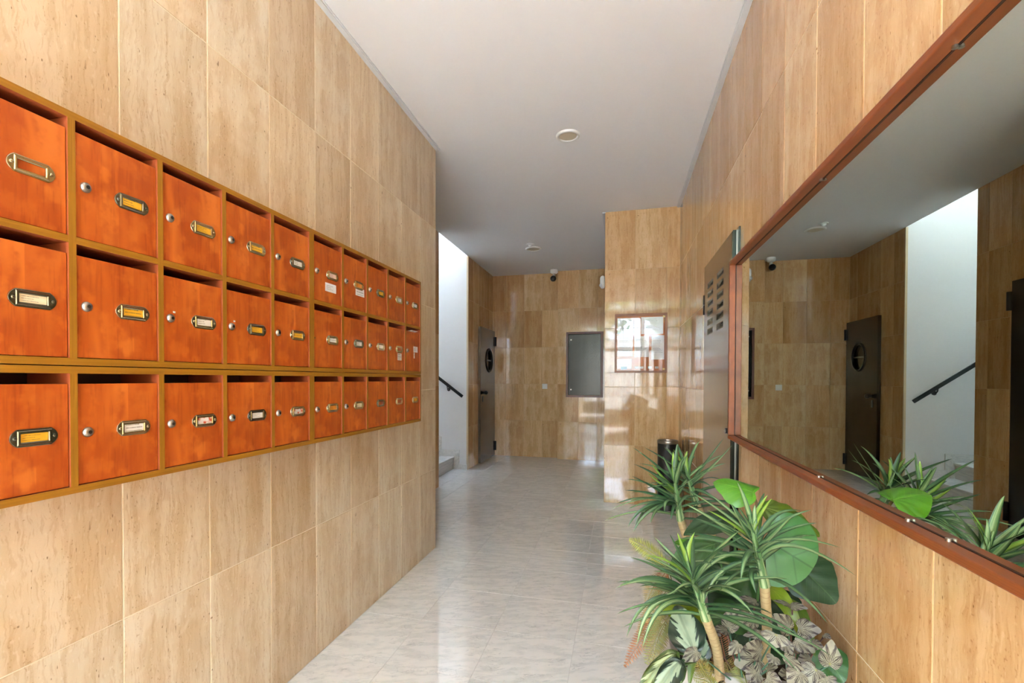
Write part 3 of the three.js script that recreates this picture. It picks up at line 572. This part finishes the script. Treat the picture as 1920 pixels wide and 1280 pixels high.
// a folded strap leaf along a curve; "face" is where its upper side looks
function strap(p0, p1, p2, width, face, fold = 0.35, n = 12) {
  const pos = [], uv = [], idx = [];
  for (let i = 0; i <= n; i++) {
    const t = i / n, p = bez(p0, p1, p2, t), tan = bez(p0, p1, p2, Math.min(1, t + 0.02)).sub(bez(p0, p1, p2, Math.max(0, t - 0.02))).normalize();
    const side = V().crossVectors(tan, face).normalize(), up = V().crossVectors(side, tan).normalize();
    const w = 0.5 * width * (0.55 + 0.45 * sstep(0, 0.3, t)) * Math.pow(Math.max(0, 1 - t), 0.62) * 1.25;
    for (let k = -2; k <= 2; k++) { const s = k / 2, q = p.clone().addScaledVector(side, s * w).addScaledVector(up, fold * w * s * s); pos.push(q.x, q.y, q.z); uv.push(s / 2 + 0.5, t); }
    if (i) for (let k = 0; k < 4; k++) { const a = (i - 1) * 5 + k; idx.push(a, a + 5, a + 1, a + 1, a + 5, a + 6); }
  }
  const g = new THREE.BufferGeometry(); g.setAttribute('position', new THREE.Float32BufferAttribute(pos, 3)); g.setAttribute('uv', new THREE.Float32BufferAttribute(uv, 2)); g.setIndex(idx); g.computeVertexNormals(); return g;
}
// a leaf blade spread about its stalk's end: pointed, heart-shaped or round
function blade(base, tip, normal, width, o = {}) {
  const dir = tip.clone().sub(base), L = dir.length(); dir.normalize();
  const side = V().crossVectors(dir, normal).normalize(), up = V().crossVectors(side, dir).normalize();
  const { notch = 0, point = 0.12, cup = 0.15, fold = 0.12, wave = 0.02, bend = 0.15, back = 0.2 } = o, S = 40, R = 7, pos = [], uv = [], idx = [], outl = [];
  for (let k = 0; k <= S; k++) {
    const th = -Math.PI + (2 * Math.PI * k) / S, c = Math.cos(th), s = Math.sin(th), a = (1 + back - point) / 2;
    let x = a - back + a * c, y = 0.5 * s;
    x += point * Math.pow(Math.max(0, c), 6); y *= 1 - 0.25 * Math.max(0, c) * (point > 0.05 ? 1 : 0);
    x += notch * Math.exp(-Math.pow((Math.PI - Math.abs(th)) / 0.35, 2));
    outl.push([x, y]);
  }
  for (let r = 0; r <= R; r++) for (let k = 0; k <= S; k++) {
    const f = r / R, x = outl[k][0] * f, y = outl[k][1] * f, yy = Math.abs(y) * 2;
    const z = -cup * (y * y * 2) * width / L + fold * Math.abs(y) * width / L - bend * x * Math.abs(x) + wave * f * Math.sin(k * 1.1 + x * 7);
    const p = base.clone().addScaledVector(dir, x * L).addScaledVector(side, y * width).addScaledVector(up, z * L);
    pos.push(p.x, p.y, p.z); uv.push(y + 0.5, (x + back) / (1 + back));
    if (r && k) { const q = r * (S + 1) + k; idx.push(q, q - 1, q - S - 2, q, q - S - 2, q - S - 1); }
  }
  const g = new THREE.BufferGeometry(); g.setAttribute('position', new THREE.Float32BufferAttribute(pos, 3)); g.setAttribute('uv', new THREE.Float32BufferAttribute(uv, 2)); g.setIndex(idx); g.computeVertexNormals(); return g;
}
function tube(pts, r, seg = 14, rad = 8) { return new THREE.TubeGeometry(new THREE.CatmullRomCurve3(pts), seg, r, rad); }
function taperTube(pts, r0, r1, seg = 20, rad = 12) {
  const c = new THREE.CatmullRomCurve3(pts), g = new THREE.TubeGeometry(c, seg, 1, rad), p = g.attributes.position;
  for (let i = 0; i <= seg; i++) { const o = c.getPointAt(i / seg), r = lerp(r0, r1, i / seg) * (1 + 0.04 * (i % 2)); for (let k = 0; k <= rad; k++) { const q = i * (rad + 1) + k; p.setXYZ(q, o.x + (p.getX(q) - o.x) * r, o.y + (p.getY(q) - o.y) * r, o.z + (p.getZ(q) - o.z) * r); } }
  g.computeVertexNormals(); return g;
}
// ---- the four cane plants: list entries are [stalk point 0..1 up the crown, bend px, py, tip px, py, depth of bend, depth of tip, tone, width]
function cane(label, foot, top, crownTop, zc, leaves, fill, wide) {
  const base = V(foot[0], SOIL - 0.02, foot[1]), t = thing('striped_cane_plant', label, 'plant', [base.x, base.y, base.z], 'cane plants in the planter');
  const L = (p) => p.clone().sub(base), a = at(top[0], top[1], zc), b = at(crownTop[0], crownTop[1], zc + 0.01);
  const mid = base.clone().lerp(a, 0.55).add(V(0.006, 0.015, 0.012));
  add('cane', taperTube([V(), L(mid), L(a)], 0.0125 * wide, 0.0105 * wide), bambooM, t);
  add('crown_stem', taperTube([L(a.clone().lerp(b, -0.04)), L(a.clone().lerp(b, 0.5)), L(b)], 0.0118 * wide, 0.002, 12, 10), sheathM, t);
  const eye = V(0, EYE, 0);
  const leaf = (s, p1, p2, tone, w) => {
    const p0 = a.clone().lerp(b, s), face = V(0, 1, 0).multiplyScalar(0.75).add(p0.clone().sub(p2).setY(0).normalize().multiplyScalar(0.25)).add(eye.clone().sub(p0).normalize().multiplyScalar(0.45)).normalize();
    add('leaf', strap(L(p0), L(p1), L(p2), w * wide, face), strapM[tone], t);
  };
  for (const [s, bx, by, tx, ty, zb, zt, tone, w] of leaves) leaf(s, at(bx, by, zc + zb), at(tx, ty, zc + zt), tone, (w ?? 0.018) * 0.8);
  const ax = b.clone().sub(a).normalize();
  for (let k = 0; k < fill; k++) {
    const s = 0.82 * k / fill, az = k * 2.4 + rnd(), up = lerp(0.3, 0.95, s), len = lerp(0.22, 0.13, s) * (0.8 + 0.4 * rnd()) * wide;
    const out = V(Math.cos(az), 0, Math.sin(az) * 0.8), p0 = a.clone().lerp(b, s * 0.95), rise = up * 0.75;
    const d = out.clone().multiplyScalar(1 - 0.6 * s).addScaledVector(ax, rise).normalize();
    const p1 = p0.clone().addScaledVector(d, len * 0.55), p2 = p1.clone().addScaledVector(out, len * 0.5 * (1 - 0.5 * s)).addScaledVector(Y, len * lerp(-0.3, 0.35, s));
    if (p2.x > 0.47) continue;
    leaf(s * 0.95, p1, p2, s > 0.85 ? 2 : k % 3 === 0 ? 1 : k % 3 === 1 ? 0 : 3, (s > 0.85 ? 0.008 : 0.011) + 0.003 * rnd());
  }
  return t;
}
cane('cane plant with the lowest striped leaf crown, its pale stem leaning towards the floor side', [0.262, -1.40], [1323, 1157], [1288, 1052], -1.18, [
  [0.15, 1238, 1062, 1153, 1103, 0.03, 0.05, 0], [0.5, 1268, 1046, 1210, 1041, 0.02, 0.03, 2], [0.7, 1268, 1032, 1255, 1000, 0.01, 0.02, 1, 0.022], [0.9, 1277, 1025, 1270, 998, 0, 0, 2, 0.016],
  [0.9, 1287, 1025, 1303, 997, 0, 0, 2, 0.016], [0.7, 1288, 1045, 1284, 1016, 0.02, 0.03, 3], [0.6, 1330, 1040, 1387, 994, 0.02, 0.02, 0, 0.023], [0.65, 1310, 1040, 1337, 1061, 0.04, 0.06, 1],
  [0.12, 1216, 1078, 1194, 1211, 0.05, 0.08, 0, 0.021], [0.08, 1238, 1082, 1204, 1216, 0.07, 0.1, 0, 0.02], [0.2, 1208, 1082, 1174, 1196, 0.03, 0.04, 1], [0.3, 1345, 1072, 1413, 1152, 0.06, 0.1, 0, 0.022],
  [0.3, 1230, 1065, 1160, 1098, 0, -0.02, 1], [0.25, 1245, 1062, 1178, 1090, 0.05, 0.06, 3], [0.55, 1262, 1060, 1225, 1063, -0.03, -0.06, 1], [0.2, 1318, 1085, 1320, 1130, 0.08, 0.1, 0], [0.4, 1300, 1075, 1262, 1110, 0.08, 0.1, 0], [0.5, 1330, 1058, 1372, 1075, -0.04, -0.05, 1],
], 28, 1);
cane('cane plant with the striped leaf crown before the big round leaf', [0.375, -1.46], [1433, 1094], [1405, 965], -1.24, [
  [0.5, 1388, 985, 1371, 945, 0.02, 0.02, 0, 0.023], [0.8, 1395, 930, 1382, 903, 0, 0, 0, 0.02], [0.85, 1420, 955, 1440, 927, 0, 0, 2, 0.016], [0.75, 1424, 965, 1448, 933, 0.01, 0.01, 2, 0.016],
  [0.6, 1365, 975, 1325, 956, 0.01, 0.02, 2], [0.45, 1345, 975, 1284, 944, -0.02, -0.04, 0, 0.021], [0.45, 1458, 995, 1487, 966, 0.02, 0.03, 0, 0.022], [0.5, 1440, 948, 1502, 957, -0.03, -0.05, 1],
  [0.4, 1450, 988, 1578, 1027, -0.02, -0.02, 0], [0.35, 1470, 985, 1606, 1080, 0.01, 0.02, 0, 0.02], [0.4, 1360, 1020, 1305, 1086, 0.03, 0.04, 0], [0.25, 1348, 1042, 1322, 1124, 0.06, 0.08, 0],
  [0.45, 1397, 1020, 1389, 1087, 0.1, 0.12, 1, 0.02], [0.42, 1335, 1000, 1264, 1012, -0.04, -0.06, 1], [0.7, 1403, 960, 1398, 952, 0, 0, 2], [0.6, 1412, 970, 1416, 945, 0.01, 0.01, 0], [0.3, 1365, 1042, 1340, 1100, 0.02, 0.03, 0], [0.2, 1395, 1060, 1418, 1112, 0.08, 0.1, 1], [0.3, 1380, 1030, 1330, 1048, 0.05, 0.08, 0], [0.15, 1375, 1058, 1330, 1080, 0.05, 0.06, 0],
], 26, 1);
cane('cane plant behind with dark drooping leaves over the marble floor', [0.27, -1.72], [1276, 972], [1262, 880], -1.72, [
  [0.5, 1240, 912, 1214, 886, 0, 0, 2], [0.55, 1238, 895, 1221, 868, 0, 0, 2], [0.3, 1225, 912, 1184, 892, 0.02, 0.03, 3], [0.3, 1215, 920, 1171, 919, 0.03, 0.04, 3], [0.3, 1215, 935, 1178, 954, 0.02, 0.02, 1],
  [0.3, 1205, 930, 1176, 990, 0.03, 0.05, 3], [0.28, 1218, 938, 1186, 998, 0.05, 0.07, 1], [0.25, 1262, 940, 1258, 975, 0.08, 0.1, 3], [0.3, 1243, 925, 1246, 960, 0.06, 0.08, 1], [0.28, 1232, 935, 1219, 981, 0.06, 0.09, 3],
  [0.7, 1255, 880, 1243, 855, 0, 0, 1], [0.8, 1262, 865, 1262, 846, 0, 0, 2], [0.85, 1268, 855, 1270, 831, 0, 0, 3], [0.7, 1275, 880, 1290, 850, 0, 0, 1], [0.4, 1210, 940, 1190, 985, 0, 0, 3],
], 18, 1.12);
cane('cane plant at the back whose long leaves rise before the steel service door', [0.40, -1.74], [1306, 944], [1282, 868], -1.78, [
  [0.5, 1318, 878, 1357, 821, 0.02, 0.03, 1], [0.45, 1330, 885, 1373, 834, 0.04, 0.05, 0], [0.6, 1287, 862, 1304, 855, -0.02, -0.03, 1], [0.6, 1268, 858, 1245, 838, 0, 0, 1], [0.8, 1275, 850, 1270, 832, 0, 0, 3], [0.75, 1283, 858, 1289, 845, 0, 0, 2],
  [0.35, 1325, 918, 1356, 950, 0.02, 0.03, 1], [0.4, 1312, 895, 1333, 912, 0.03, 0.03, 3], [0.5, 1268, 875, 1247, 862, 0.02, 0.03, 1], [0.4, 1272, 905, 1262, 930, 0.05, 0.06, 3], [0.3, 1300, 920, 1310, 945, 0.05, 0.06, 1], [0.7, 1275, 860, 1262, 842, 0, 0, 2],
], 16, 1.12);
// ---- broad-leaved plant
const veinLeaf = (a, b, vein, s, nv = 7, k = 0.5) => tex(160, 160, (u, v) => {
  const x = u - 0.5, m = Math.abs(x); let c = mix3(a, b, fbm(u * 5, v * 5, s, 3));
  const q = (v - m * 0.9) * nv, f = Math.abs(q - Math.round(q)); c = mix3(c, vein, k * sstep(0.07, 0.0, f) * sstep(0.5, 0.1, m)); return mix3(c, vein, k * 1.3 * sstep(0.016, 0.004, m));
});
const broadM = {
  bright: std(0xdcdcd8, 0.32, { map: veinLeaf([92, 160, 30], [78, 146, 26], [128, 182, 62], 401), ...DS }), round: std(0xdcdcd8, 0.3, { map: veinLeaf([78, 132, 74], [62, 116, 58], [44, 92, 44], 402, 3, 0.6), ...DS }),
  dark: std(0xdcdcd8, 0.5, { map: veinLeaf([38, 74, 36], [28, 60, 28], [78, 110, 66], 403), ...DS }), mid: std(0xdcdcd8, 0.34, { map: veinLeaf([52, 102, 44], [40, 86, 36], [90, 132, 70], 404), ...DS }),
  olive: std(0xdcdcd8, 0.36, { map: veinLeaf([98, 126, 34], [80, 110, 28], [138, 158, 64], 405), ...DS }), lime: std(0xdcdcd8, 0.36, { map: veinLeaf([128, 152, 30], [112, 140, 26], [156, 176, 62], 406), ...DS }),
};
{
  const b0 = V(0.36, SOIL - 0.01, -1.58), t = thing('broad_leaf_plant', 'broad-leaved green plant with one big round leaf leaning to the wall', 'plant', [b0.x, b0.y, b0.z]);
  const L = (p) => p.clone().sub(b0), eye = V(0, EYE, 0);
  // base px, tip px, depths, width, what the upper side looks at (mix of up and camera), tone, shape
  const broad = (bp, tp, zb, zt, w, lean, tone, o = {}, mid) => {
    const p0 = at(bp[0], bp[1], zb), p1 = at(tp[0], tp[1], zt), n = V(o.nx ?? 0, 1 - lean, 0).add(eye.clone().sub(p0).normalize().multiplyScalar(lean)).normalize();
    const lf = add('leaf', blade(L(p0), L(p1), n, w, o), broadM[tone], t);
    if (o.noStalk) return;
    const foot = V((p0.x - b0.x) * 0.25, 0, (p0.z - b0.z) * 0.25), q = L(p0), m = mid ? L(at(...mid)) : foot.clone().lerp(q, 0.6).add(V(0, 0.05, 0));
    add('stalk', tube([foot, m, q], 0.0036, 16, 7), o.brown ? stalkBrown : stalkGreen, lf);
  };
  broad([1411, 922], [1338, 899], -1.47, -1.5, 0.115, 0.35, 'bright', { notch: 0.16, point: 0.1, back: 0.22, cup: 0.5, bend: 0.1, brown: true, nx: -0.05 }, [1425, 975, -1.5]);
  broad([1444, 1016], [1526, 1066], -1.37, -1.36, 0.192, 0.92, 'round', { notch: 0.34, point: 0.0, back: 0.42, cup: 0.2, bend: 0.04, fold: 0.1, wave: 0.011 });
  broad([1430, 950], [1545, 984], -1.46, -1.42, 0.1, 0.42, 'olive', { point: 0.2, back: 0.06, bend: 0.3, cup: 0.3 });
  broad([1500, 1062], [1572, 1128], -1.47, -1.42, 0.14, 0.6, 'dark', { point: 0.16, back: 0.15, notch: 0.1 });
  broad([1372, 970], [1282, 985], -1.6, -1.56, 0.1, 0.35, 'dark', { point: 0.14, back: 0.12, bend: 0.25 });
  broad([1338, 1020], [1255, 1052], -1.5, -1.45, 0.1, 0.45, 'mid', { point: 0.14, back: 0.14, bend: 0.2 });
  broad([1318, 1168], [1252, 1118], -1.36, -1.33, 0.115, 0.5, 'lime', { point: 0.16, back: 0.12, bend: 0.35 });
  broad([1398, 1095], [1335, 1152], -1.5, -1.45, 0.16, 0.6, 'dark', { notch: 0.12, point: 0.12 });
  broad([1425, 1128], [1372, 1200], -1.46, -1.4, 0.15, 0.65, 'dark', { notch: 0.12, point: 0.12 });
  broad([1385, 1148], [1338, 1165], -1.42, -1.38, 0.11, 0.6, 'mid', { notch: 0.12, point: 0.14 });
  broad([1405, 1072], [1335, 1098], -1.52, -1.48, 0.14, 0.55, 'mid', { notch: 0.1, point: 0.14 });
  broad([1445, 1120], [1480, 1190], -1.5, -1.47, 0.14, 0.6, 'dark', { notch: 0.1, point: 0.12 });
  broad([1370, 1195], [1395, 1245], -1.44, -1.4, 0.12, 0.6, 'dark', { notch: 0.1, point: 0.12 });
  broad([1330, 1060], [1300, 1100], -1.46, -1.4, 0.11, 0.6, 'dark', { point: 0.14 });
  broad([1440, 1195], [1500, 1230], -1.46, -1.42, 0.13, 0.6, 'dark', { notch: 0.1, point: 0.12 });
  broad([1545, 1225], [1585, 1278], -1.4, -1.36, 0.09, 0.6, 'mid', { point: 0.15 });
  broad([1322, 1018], [1262, 1012], -1.56, -1.58, 0.075, 0.2, 'bright', { point: 0.14, bend: 0.1 });
  for (const [s, b, e, w, tone] of [[[1440, 1100], [1478, 1120], [1512, 1215], 0.042, 'lime'], [[1478, 1130], [1510, 1150], [1528, 1232], 0.04, 'olive'], [[1316, 1182], [1300, 1200], [1292, 1290], 0.036, 'olive']]) {
    const z = -1.36; add('strap_leaf', strap(L(at(...s, z - 0.05)), L(at(...b, z)), L(at(...e, z + 0.04)), w, V(-0.2, 0.6, 0.8).normalize(), 0.2), broadM[tone], t);
  }
}
// ---- pale-patterned leaves low at the floor side
const paleM = [0, 1].map((s) => std(0xdcdcd8, 0.38, { map: tex(192, 192, (u, v) => {
  const x = Math.abs(u - 0.5) * 2, d = x + 1.1 * (fbm((v * 13 - x * 7) + (u > 0.5 ? 40 : 0), x * 2.2, 501 + s, 3) - 0.5), e = Math.abs(v - 0.5) * 2;
  const rib = sstep(0.1, 0.03, Math.abs(u - 0.5 - 0.02 * Math.sin(v * 6)) * 2), dark = Math.max(sstep(0.46, 0.56, d), sstep(0.72, 0.86, e + 0.1 * d), 0.25 * rib);
  return mix3(mix3(s ? [176, 190, 128] : [150, 172, 146], [172, 190, 162], fbm(u * 4, v * 4, 511, 3)), s ? [64, 86, 34] : [30, 52, 38], dark);
}), ...DS }));
{
  const b0 = V(0.25, SOIL - 0.01, -1.44), t = thing('patterned_leaf_plant', 'plant with pale leaves edged in dark green, lowest at the floor side', 'plant', [b0.x, b0.y, b0.z]), L = (p) => p.clone().sub(b0), eye = V(0, EYE, 0);
  const pl = (bp, tp, zb, zt, w, lean, k, o) => {
    const p0 = at(...bp, zb), p1 = at(...tp, zt), n = V(-0.1, 1 - lean, 0).add(eye.clone().sub(p0).normalize().multiplyScalar(lean)).normalize(), lf = add('leaf', blade(L(p0), L(p1), n, w, o), paleM[k], t);
    add('stalk', tube([V((p0.x - b0.x) * 0.2, 0, 0), L(p0).multiplyScalar(0.5).add(V(0, 0.02, 0)), L(p0)], 0.003, 12, 6), stalkGreen, lf);
  };
  pl([1300, 1222], [1268, 1132], -1.2, -1.27, 0.085, 0.75, 0, { point: 0.12, back: 0.05, bend: 0.06, fold: 0.1 });
  pl([1268, 1224], [1182, 1290], -1.18, -1.12, 0.05, 0.35, 1, { point: 0.16, back: 0.05, bend: 0.3 });
  pl([1276, 1238], [1222, 1300], -1.16, -1.1, 0.052, 0.5, 0, { point: 0.16, back: 0.05, bend: 0.25 });
  pl([1280, 1246], [1240, 1300], -1.2, -1.15, 0.04, 0.5, 1, { point: 0.16, back: 0.05, bend: 0.25 });
  pl([1310, 1240], [1318, 1190], -1.24, -1.27, 0.05, 0.7, 0, { point: 0.16, back: 0.05, bend: 0.1 });
}
// ---- silvery leaves with dark veins
const silverM = [0, 1, 2].map((s) => std(0xdcdcd8, 0.5, { map: tex(160, 160, (u, v) => {
  const x = u - 0.5, y = v - 0.2, r = Math.hypot(x, y), a = Math.atan2(x, y) + 0.22 * (fbm(u * 7, v * 7, 601 + s, 3) - 0.5), w = Math.abs(((a * 1.75 + 20.5) % 1) - 0.5);
  const br = Math.abs((((a * 1.75 + 20.5) % 1) - 0.5) * 2) - 0.15 - 1.7 * (r - 0.2), vein = Math.max(sstep(0.37, 0.46, w), r > 0.16 ? sstep(0.16, 0.03, Math.abs(br)) * 0.85 : 0);
  let c = mix3([172, 172, 148], [136, 134, 116], fbm(u * 6, v * 6, 611 + s, 3)); c = mix3(c, [128, 122, 130], 0.5 * sstep(0.3, 0.6, r) * (s === 1 ? 1 : 0.3));
  c = mix3(c, [44, 32, 32], 0.95 * vein); c = mix3(c, [78, 64, 62], 0.7 * sstep(0.36, 0.49, Math.abs(x))); return mix3(c, [176, 178, 70], s === 2 ? 0.6 * sstep(0.08, 0.0, r) : 0);
}), ...DS }));
const wine = std(srgb(104, 70, 62), 0.55), tealStem = std(srgb(64, 116, 88), 0.5);
{
  const eye = V(0, EYE, 0);
  const plant = (label, bx, bz, list) => {
    const b0 = V(bx, SOIL - 0.01, bz), t = thing('silver_leaf_plant', label, 'plant', [b0.x, b0.y, b0.z]), L = (p) => p.clone().sub(b0);
    for (const [x0, y0, x1, y1, z, w, k, lean] of list) {
      const p0 = at(x0, y0, z), p1 = at(x1, y1, z + 0.012), n = V((rnd() - 0.5) * 0.3, 1 - lean, 0.1).add(eye.clone().sub(p0).normalize().multiplyScalar(lean)).normalize();
      const lf = add('leaf', blade(L(p0), L(p1), n, w, { notch: 0.14, point: 0.2, back: 0.24, bend: 0.14, fold: 0.16, wave: 0.018 }), silverM[k], t);
      const q = L(p0), f = V(q.x * 0.15, 0, q.z * 0.15);
      add('stalk', tube([f, f.clone().lerp(q, 0.6).add(V(0, -0.005, -0.01)), q], 0.002, 10, 6), k === 1 ? wine : tealStem, lf);
    }
  };
  plant('silvery dark-veined leaves low between the two front canes', 0.33, -1.44, [
    [1366, 1175, 1381, 1136, -1.3, 0.042, 0, 0.6], [1412, 1160, 1380, 1165, -1.28, 0.05, 0, 0.5], [1416, 1128, 1386, 1117, -1.32, 0.03, 1, 0.25], [1362, 1182, 1338, 1176, -1.28, 0.032, 1, 0.3], [1432, 1190, 1395, 1188, -1.24, 0.03, 1, 0.35],
    [1422, 1236, 1378, 1244, -1.3, 0.07, 2, 0.8], [1384, 1208, 1366, 1226, -1.22, 0.03, 0, 0.45], [1425, 1222, 1402, 1208, -1.22, 0.05, 0, 0.7], [1455, 1190, 1450, 1213, -1.2, 0.058, 2, 0.85], [1445, 1152, 1424, 1152, -1.3, 0.038, 0, 0.55],
    [1418, 1262, 1400, 1270, -1.14, 0.04, 1, 0.5], [1440, 1255, 1456, 1248, -1.16, 0.03, 0, 0.3], [1452, 1232, 1444, 1246, -1.2, 0.03, 0, 0.6], [1440, 1272, 1470, 1288, -1.12, 0.04, 1, 0.6], [1306, 1222, 1278, 1238, -1.19, 0.034, 0, 0.45], [1330, 1182, 1352, 1190, -1.3, 0.03, 1, 0.3], [1430, 1275, 1408, 1290, -1.16, 0.045, 0, 0.7],
  ]);
  plant('silvery dark-veined leaves low beside the wall under the big round leaf', 0.45, -1.46, [
    [1480, 1178, 1455, 1152, -1.3, 0.05, 0, 0.65], [1500, 1178, 1540, 1180, -1.3, 0.05, 1, 0.6], [1484, 1136, 1452, 1122, -1.36, 0.024, 1, 0.2], [1486, 1136, 1514, 1138, -1.34, 0.03, 1, 0.25], [1494, 1200, 1530, 1222, -1.26, 0.042, 0, 0.7],
    [1472, 1206, 1486, 1228, -1.22, 0.03, 0, 0.5], [1474, 1232, 1510, 1256, -1.16, 0.026, 0, 0.45], [1530, 1256, 1512, 1282, -1.18, 0.055, 2, 0.8], [1556, 1245, 1560, 1203, -1.22, 0.045, 2, 0.75], [1520, 1238, 1498, 1236, -1.24, 0.04, 1, 0.5], [1546, 1190, 1558, 1196, -1.3, 0.02, 1, 0.3],
    [1500, 1262, 1478, 1282, -1.14, 0.045, 0, 0.7], [1548, 1272, 1560, 1290, -1.14, 0.04, 1, 0.6], [1480, 1268, 1462, 1262, -1.18, 0.035, 0, 0.5], [1488, 1214, 1512, 1206, -1.28, 0.035, 1, 0.4], [1524, 1206, 1545, 1214, -1.28, 0.03, 1, 0.4],
  ]);
}
// ---- ferns
const fernM = [srgb(150, 156, 62), srgb(136, 122, 66), srgb(132, 88, 54), srgb(122, 128, 72)].map((c) => std(c, 0.65, DS));
function frond(p0, p1, p2, len, face, n = 26) {
  const pos = [], idx = [];
  const tri = (a, b, c, d) => { const k = pos.length / 3; for (const q of [a, b, c, d]) pos.push(q.x, q.y, q.z); idx.push(k, k + 1, k + 2, k, k + 2, k + 3); };
  for (let i = 0; i < n; i++) {
    const t = (i + 0.5) / n, p = bez(p0, p1, p2, t), tan = bez(p0, p1, p2, Math.min(1, t + 0.02)).sub(p).normalize(), side = V().crossVectors(tan, face).normalize(), up = V().crossVectors(side, tan);
    const l = len * Math.pow(Math.sin(Math.PI * (0.12 + 0.86 * t)), 0.75), w = 0.75 * p0.distanceTo(p2) / n;
    for (const s of [-1, 1]) {
      const d = side.clone().multiplyScalar(s * 0.92).addScaledVector(tan, 0.4).addScaledVector(up, -0.15 + 0.2 * (hash2(i, s, 77) - 0.5)).normalize(), m = p.clone().addScaledVector(d, l * 0.45);
      tri(p, m.clone().addScaledVector(tan, w * 0.6), p.clone().addScaledVector(d, l), m.clone().addScaledVector(tan, -w * 0.5));
    }
  }
  const g = new THREE.BufferGeometry(); g.setAttribute('position', new THREE.Float32BufferAttribute(pos, 3)); g.setIndex(idx); g.computeVertexNormals();
  const st = tube([p0, bez(p0, p1, p2, 0.5), p2], 0.0012, 12, 5); st.deleteAttribute('uv');
  return mergeGeometries([g, st]);
}
{
  const eye = V(0, EYE, 0);
  const fern = (label, bx, bz, list) => {
    const b0 = V(bx, SOIL - 0.01, bz), t = thing('fern', label, 'fern', [b0.x, b0.y, b0.z]), L = (p) => p.clone().sub(b0);
    for (const [x0, y0, x1, y1, x2, y2, z0, z2, len, k] of list) {
      const a = at(x0, y0, z0), b = at(x1, y1, (z0 + z2) / 2), c = at(x2, y2, z2), face = eye.clone().sub(b).normalize().add(V(0, 0.5, 0)).normalize(), q = L(a);
      const f = add('frond', frond(q, L(b), L(c), len, face), fernM[k], t);
      add('stalk', tube([V(q.x * 0.2, 0, q.z * 0.2), q.clone().multiplyScalar(0.6).add(V(0, 0.01, 0)), q], 0.0018, 10, 5), stalkBrown, f);
    }
  };
  fern('olive and rust fern hanging over the planter edge at the floor side', 0.2, -1.5, [
    [1252, 1062, 1225, 1032, 1180, 1011, -1.5, -1.46, 0.034, 0], [1236, 1150, 1212, 1180, 1171, 1250, -1.38, -1.3, 0.028, 2], [1252, 1085, 1228, 1080, 1212, 1130, -1.46, -1.4, 0.034, 1], [1248, 1125, 1225, 1130, 1206, 1212, -1.4, -1.34, 0.04, 1],
    [1258, 1150, 1236, 1170, 1212, 1245, -1.38, -1.3, 0.036, 3], [1246, 1170, 1232, 1190, 1222, 1250, -1.36, -1.3, 0.03, 1], [1256, 1100, 1240, 1110, 1228, 1160, -1.42, -1.36, 0.04, 3], [1250, 1070, 1240, 1075, 1234, 1115, -1.44, -1.4, 0.03, 2], [1240, 1130, 1225, 1150, 1195, 1200, -1.4, -1.34, 0.03, 1],
  ]);
  fern('rust and olive fern upright behind the lowest front cane', 0.29, -1.42, [
    [1372, 1290, 1360, 1235, 1350, 1186, -1.4, -1.4, 0.05, 2], [1350, 1290, 1336, 1240, 1326, 1200, -1.4, -1.4, 0.045, 2], [1385, 1285, 1350, 1262, 1312, 1254, -1.38, -1.36, 0.034, 0], [1345, 1290, 1330, 1275, 1300, 1270, -1.2, -1.16, 0.03, 3],
    [1384, 1290, 1376, 1262, 1362, 1240, -1.38, -1.38, 0.042, 1], [1402, 1285, 1395, 1262, 1384, 1246, -1.36, -1.36, 0.038, 3], [1340, 1290, 1322, 1262, 1310, 1238, -1.22, -1.2, 0.03, 1],
  ]);
}
scene.traverse((o) => { delete o.userData.__c; });
renderer.render(scene, camera);
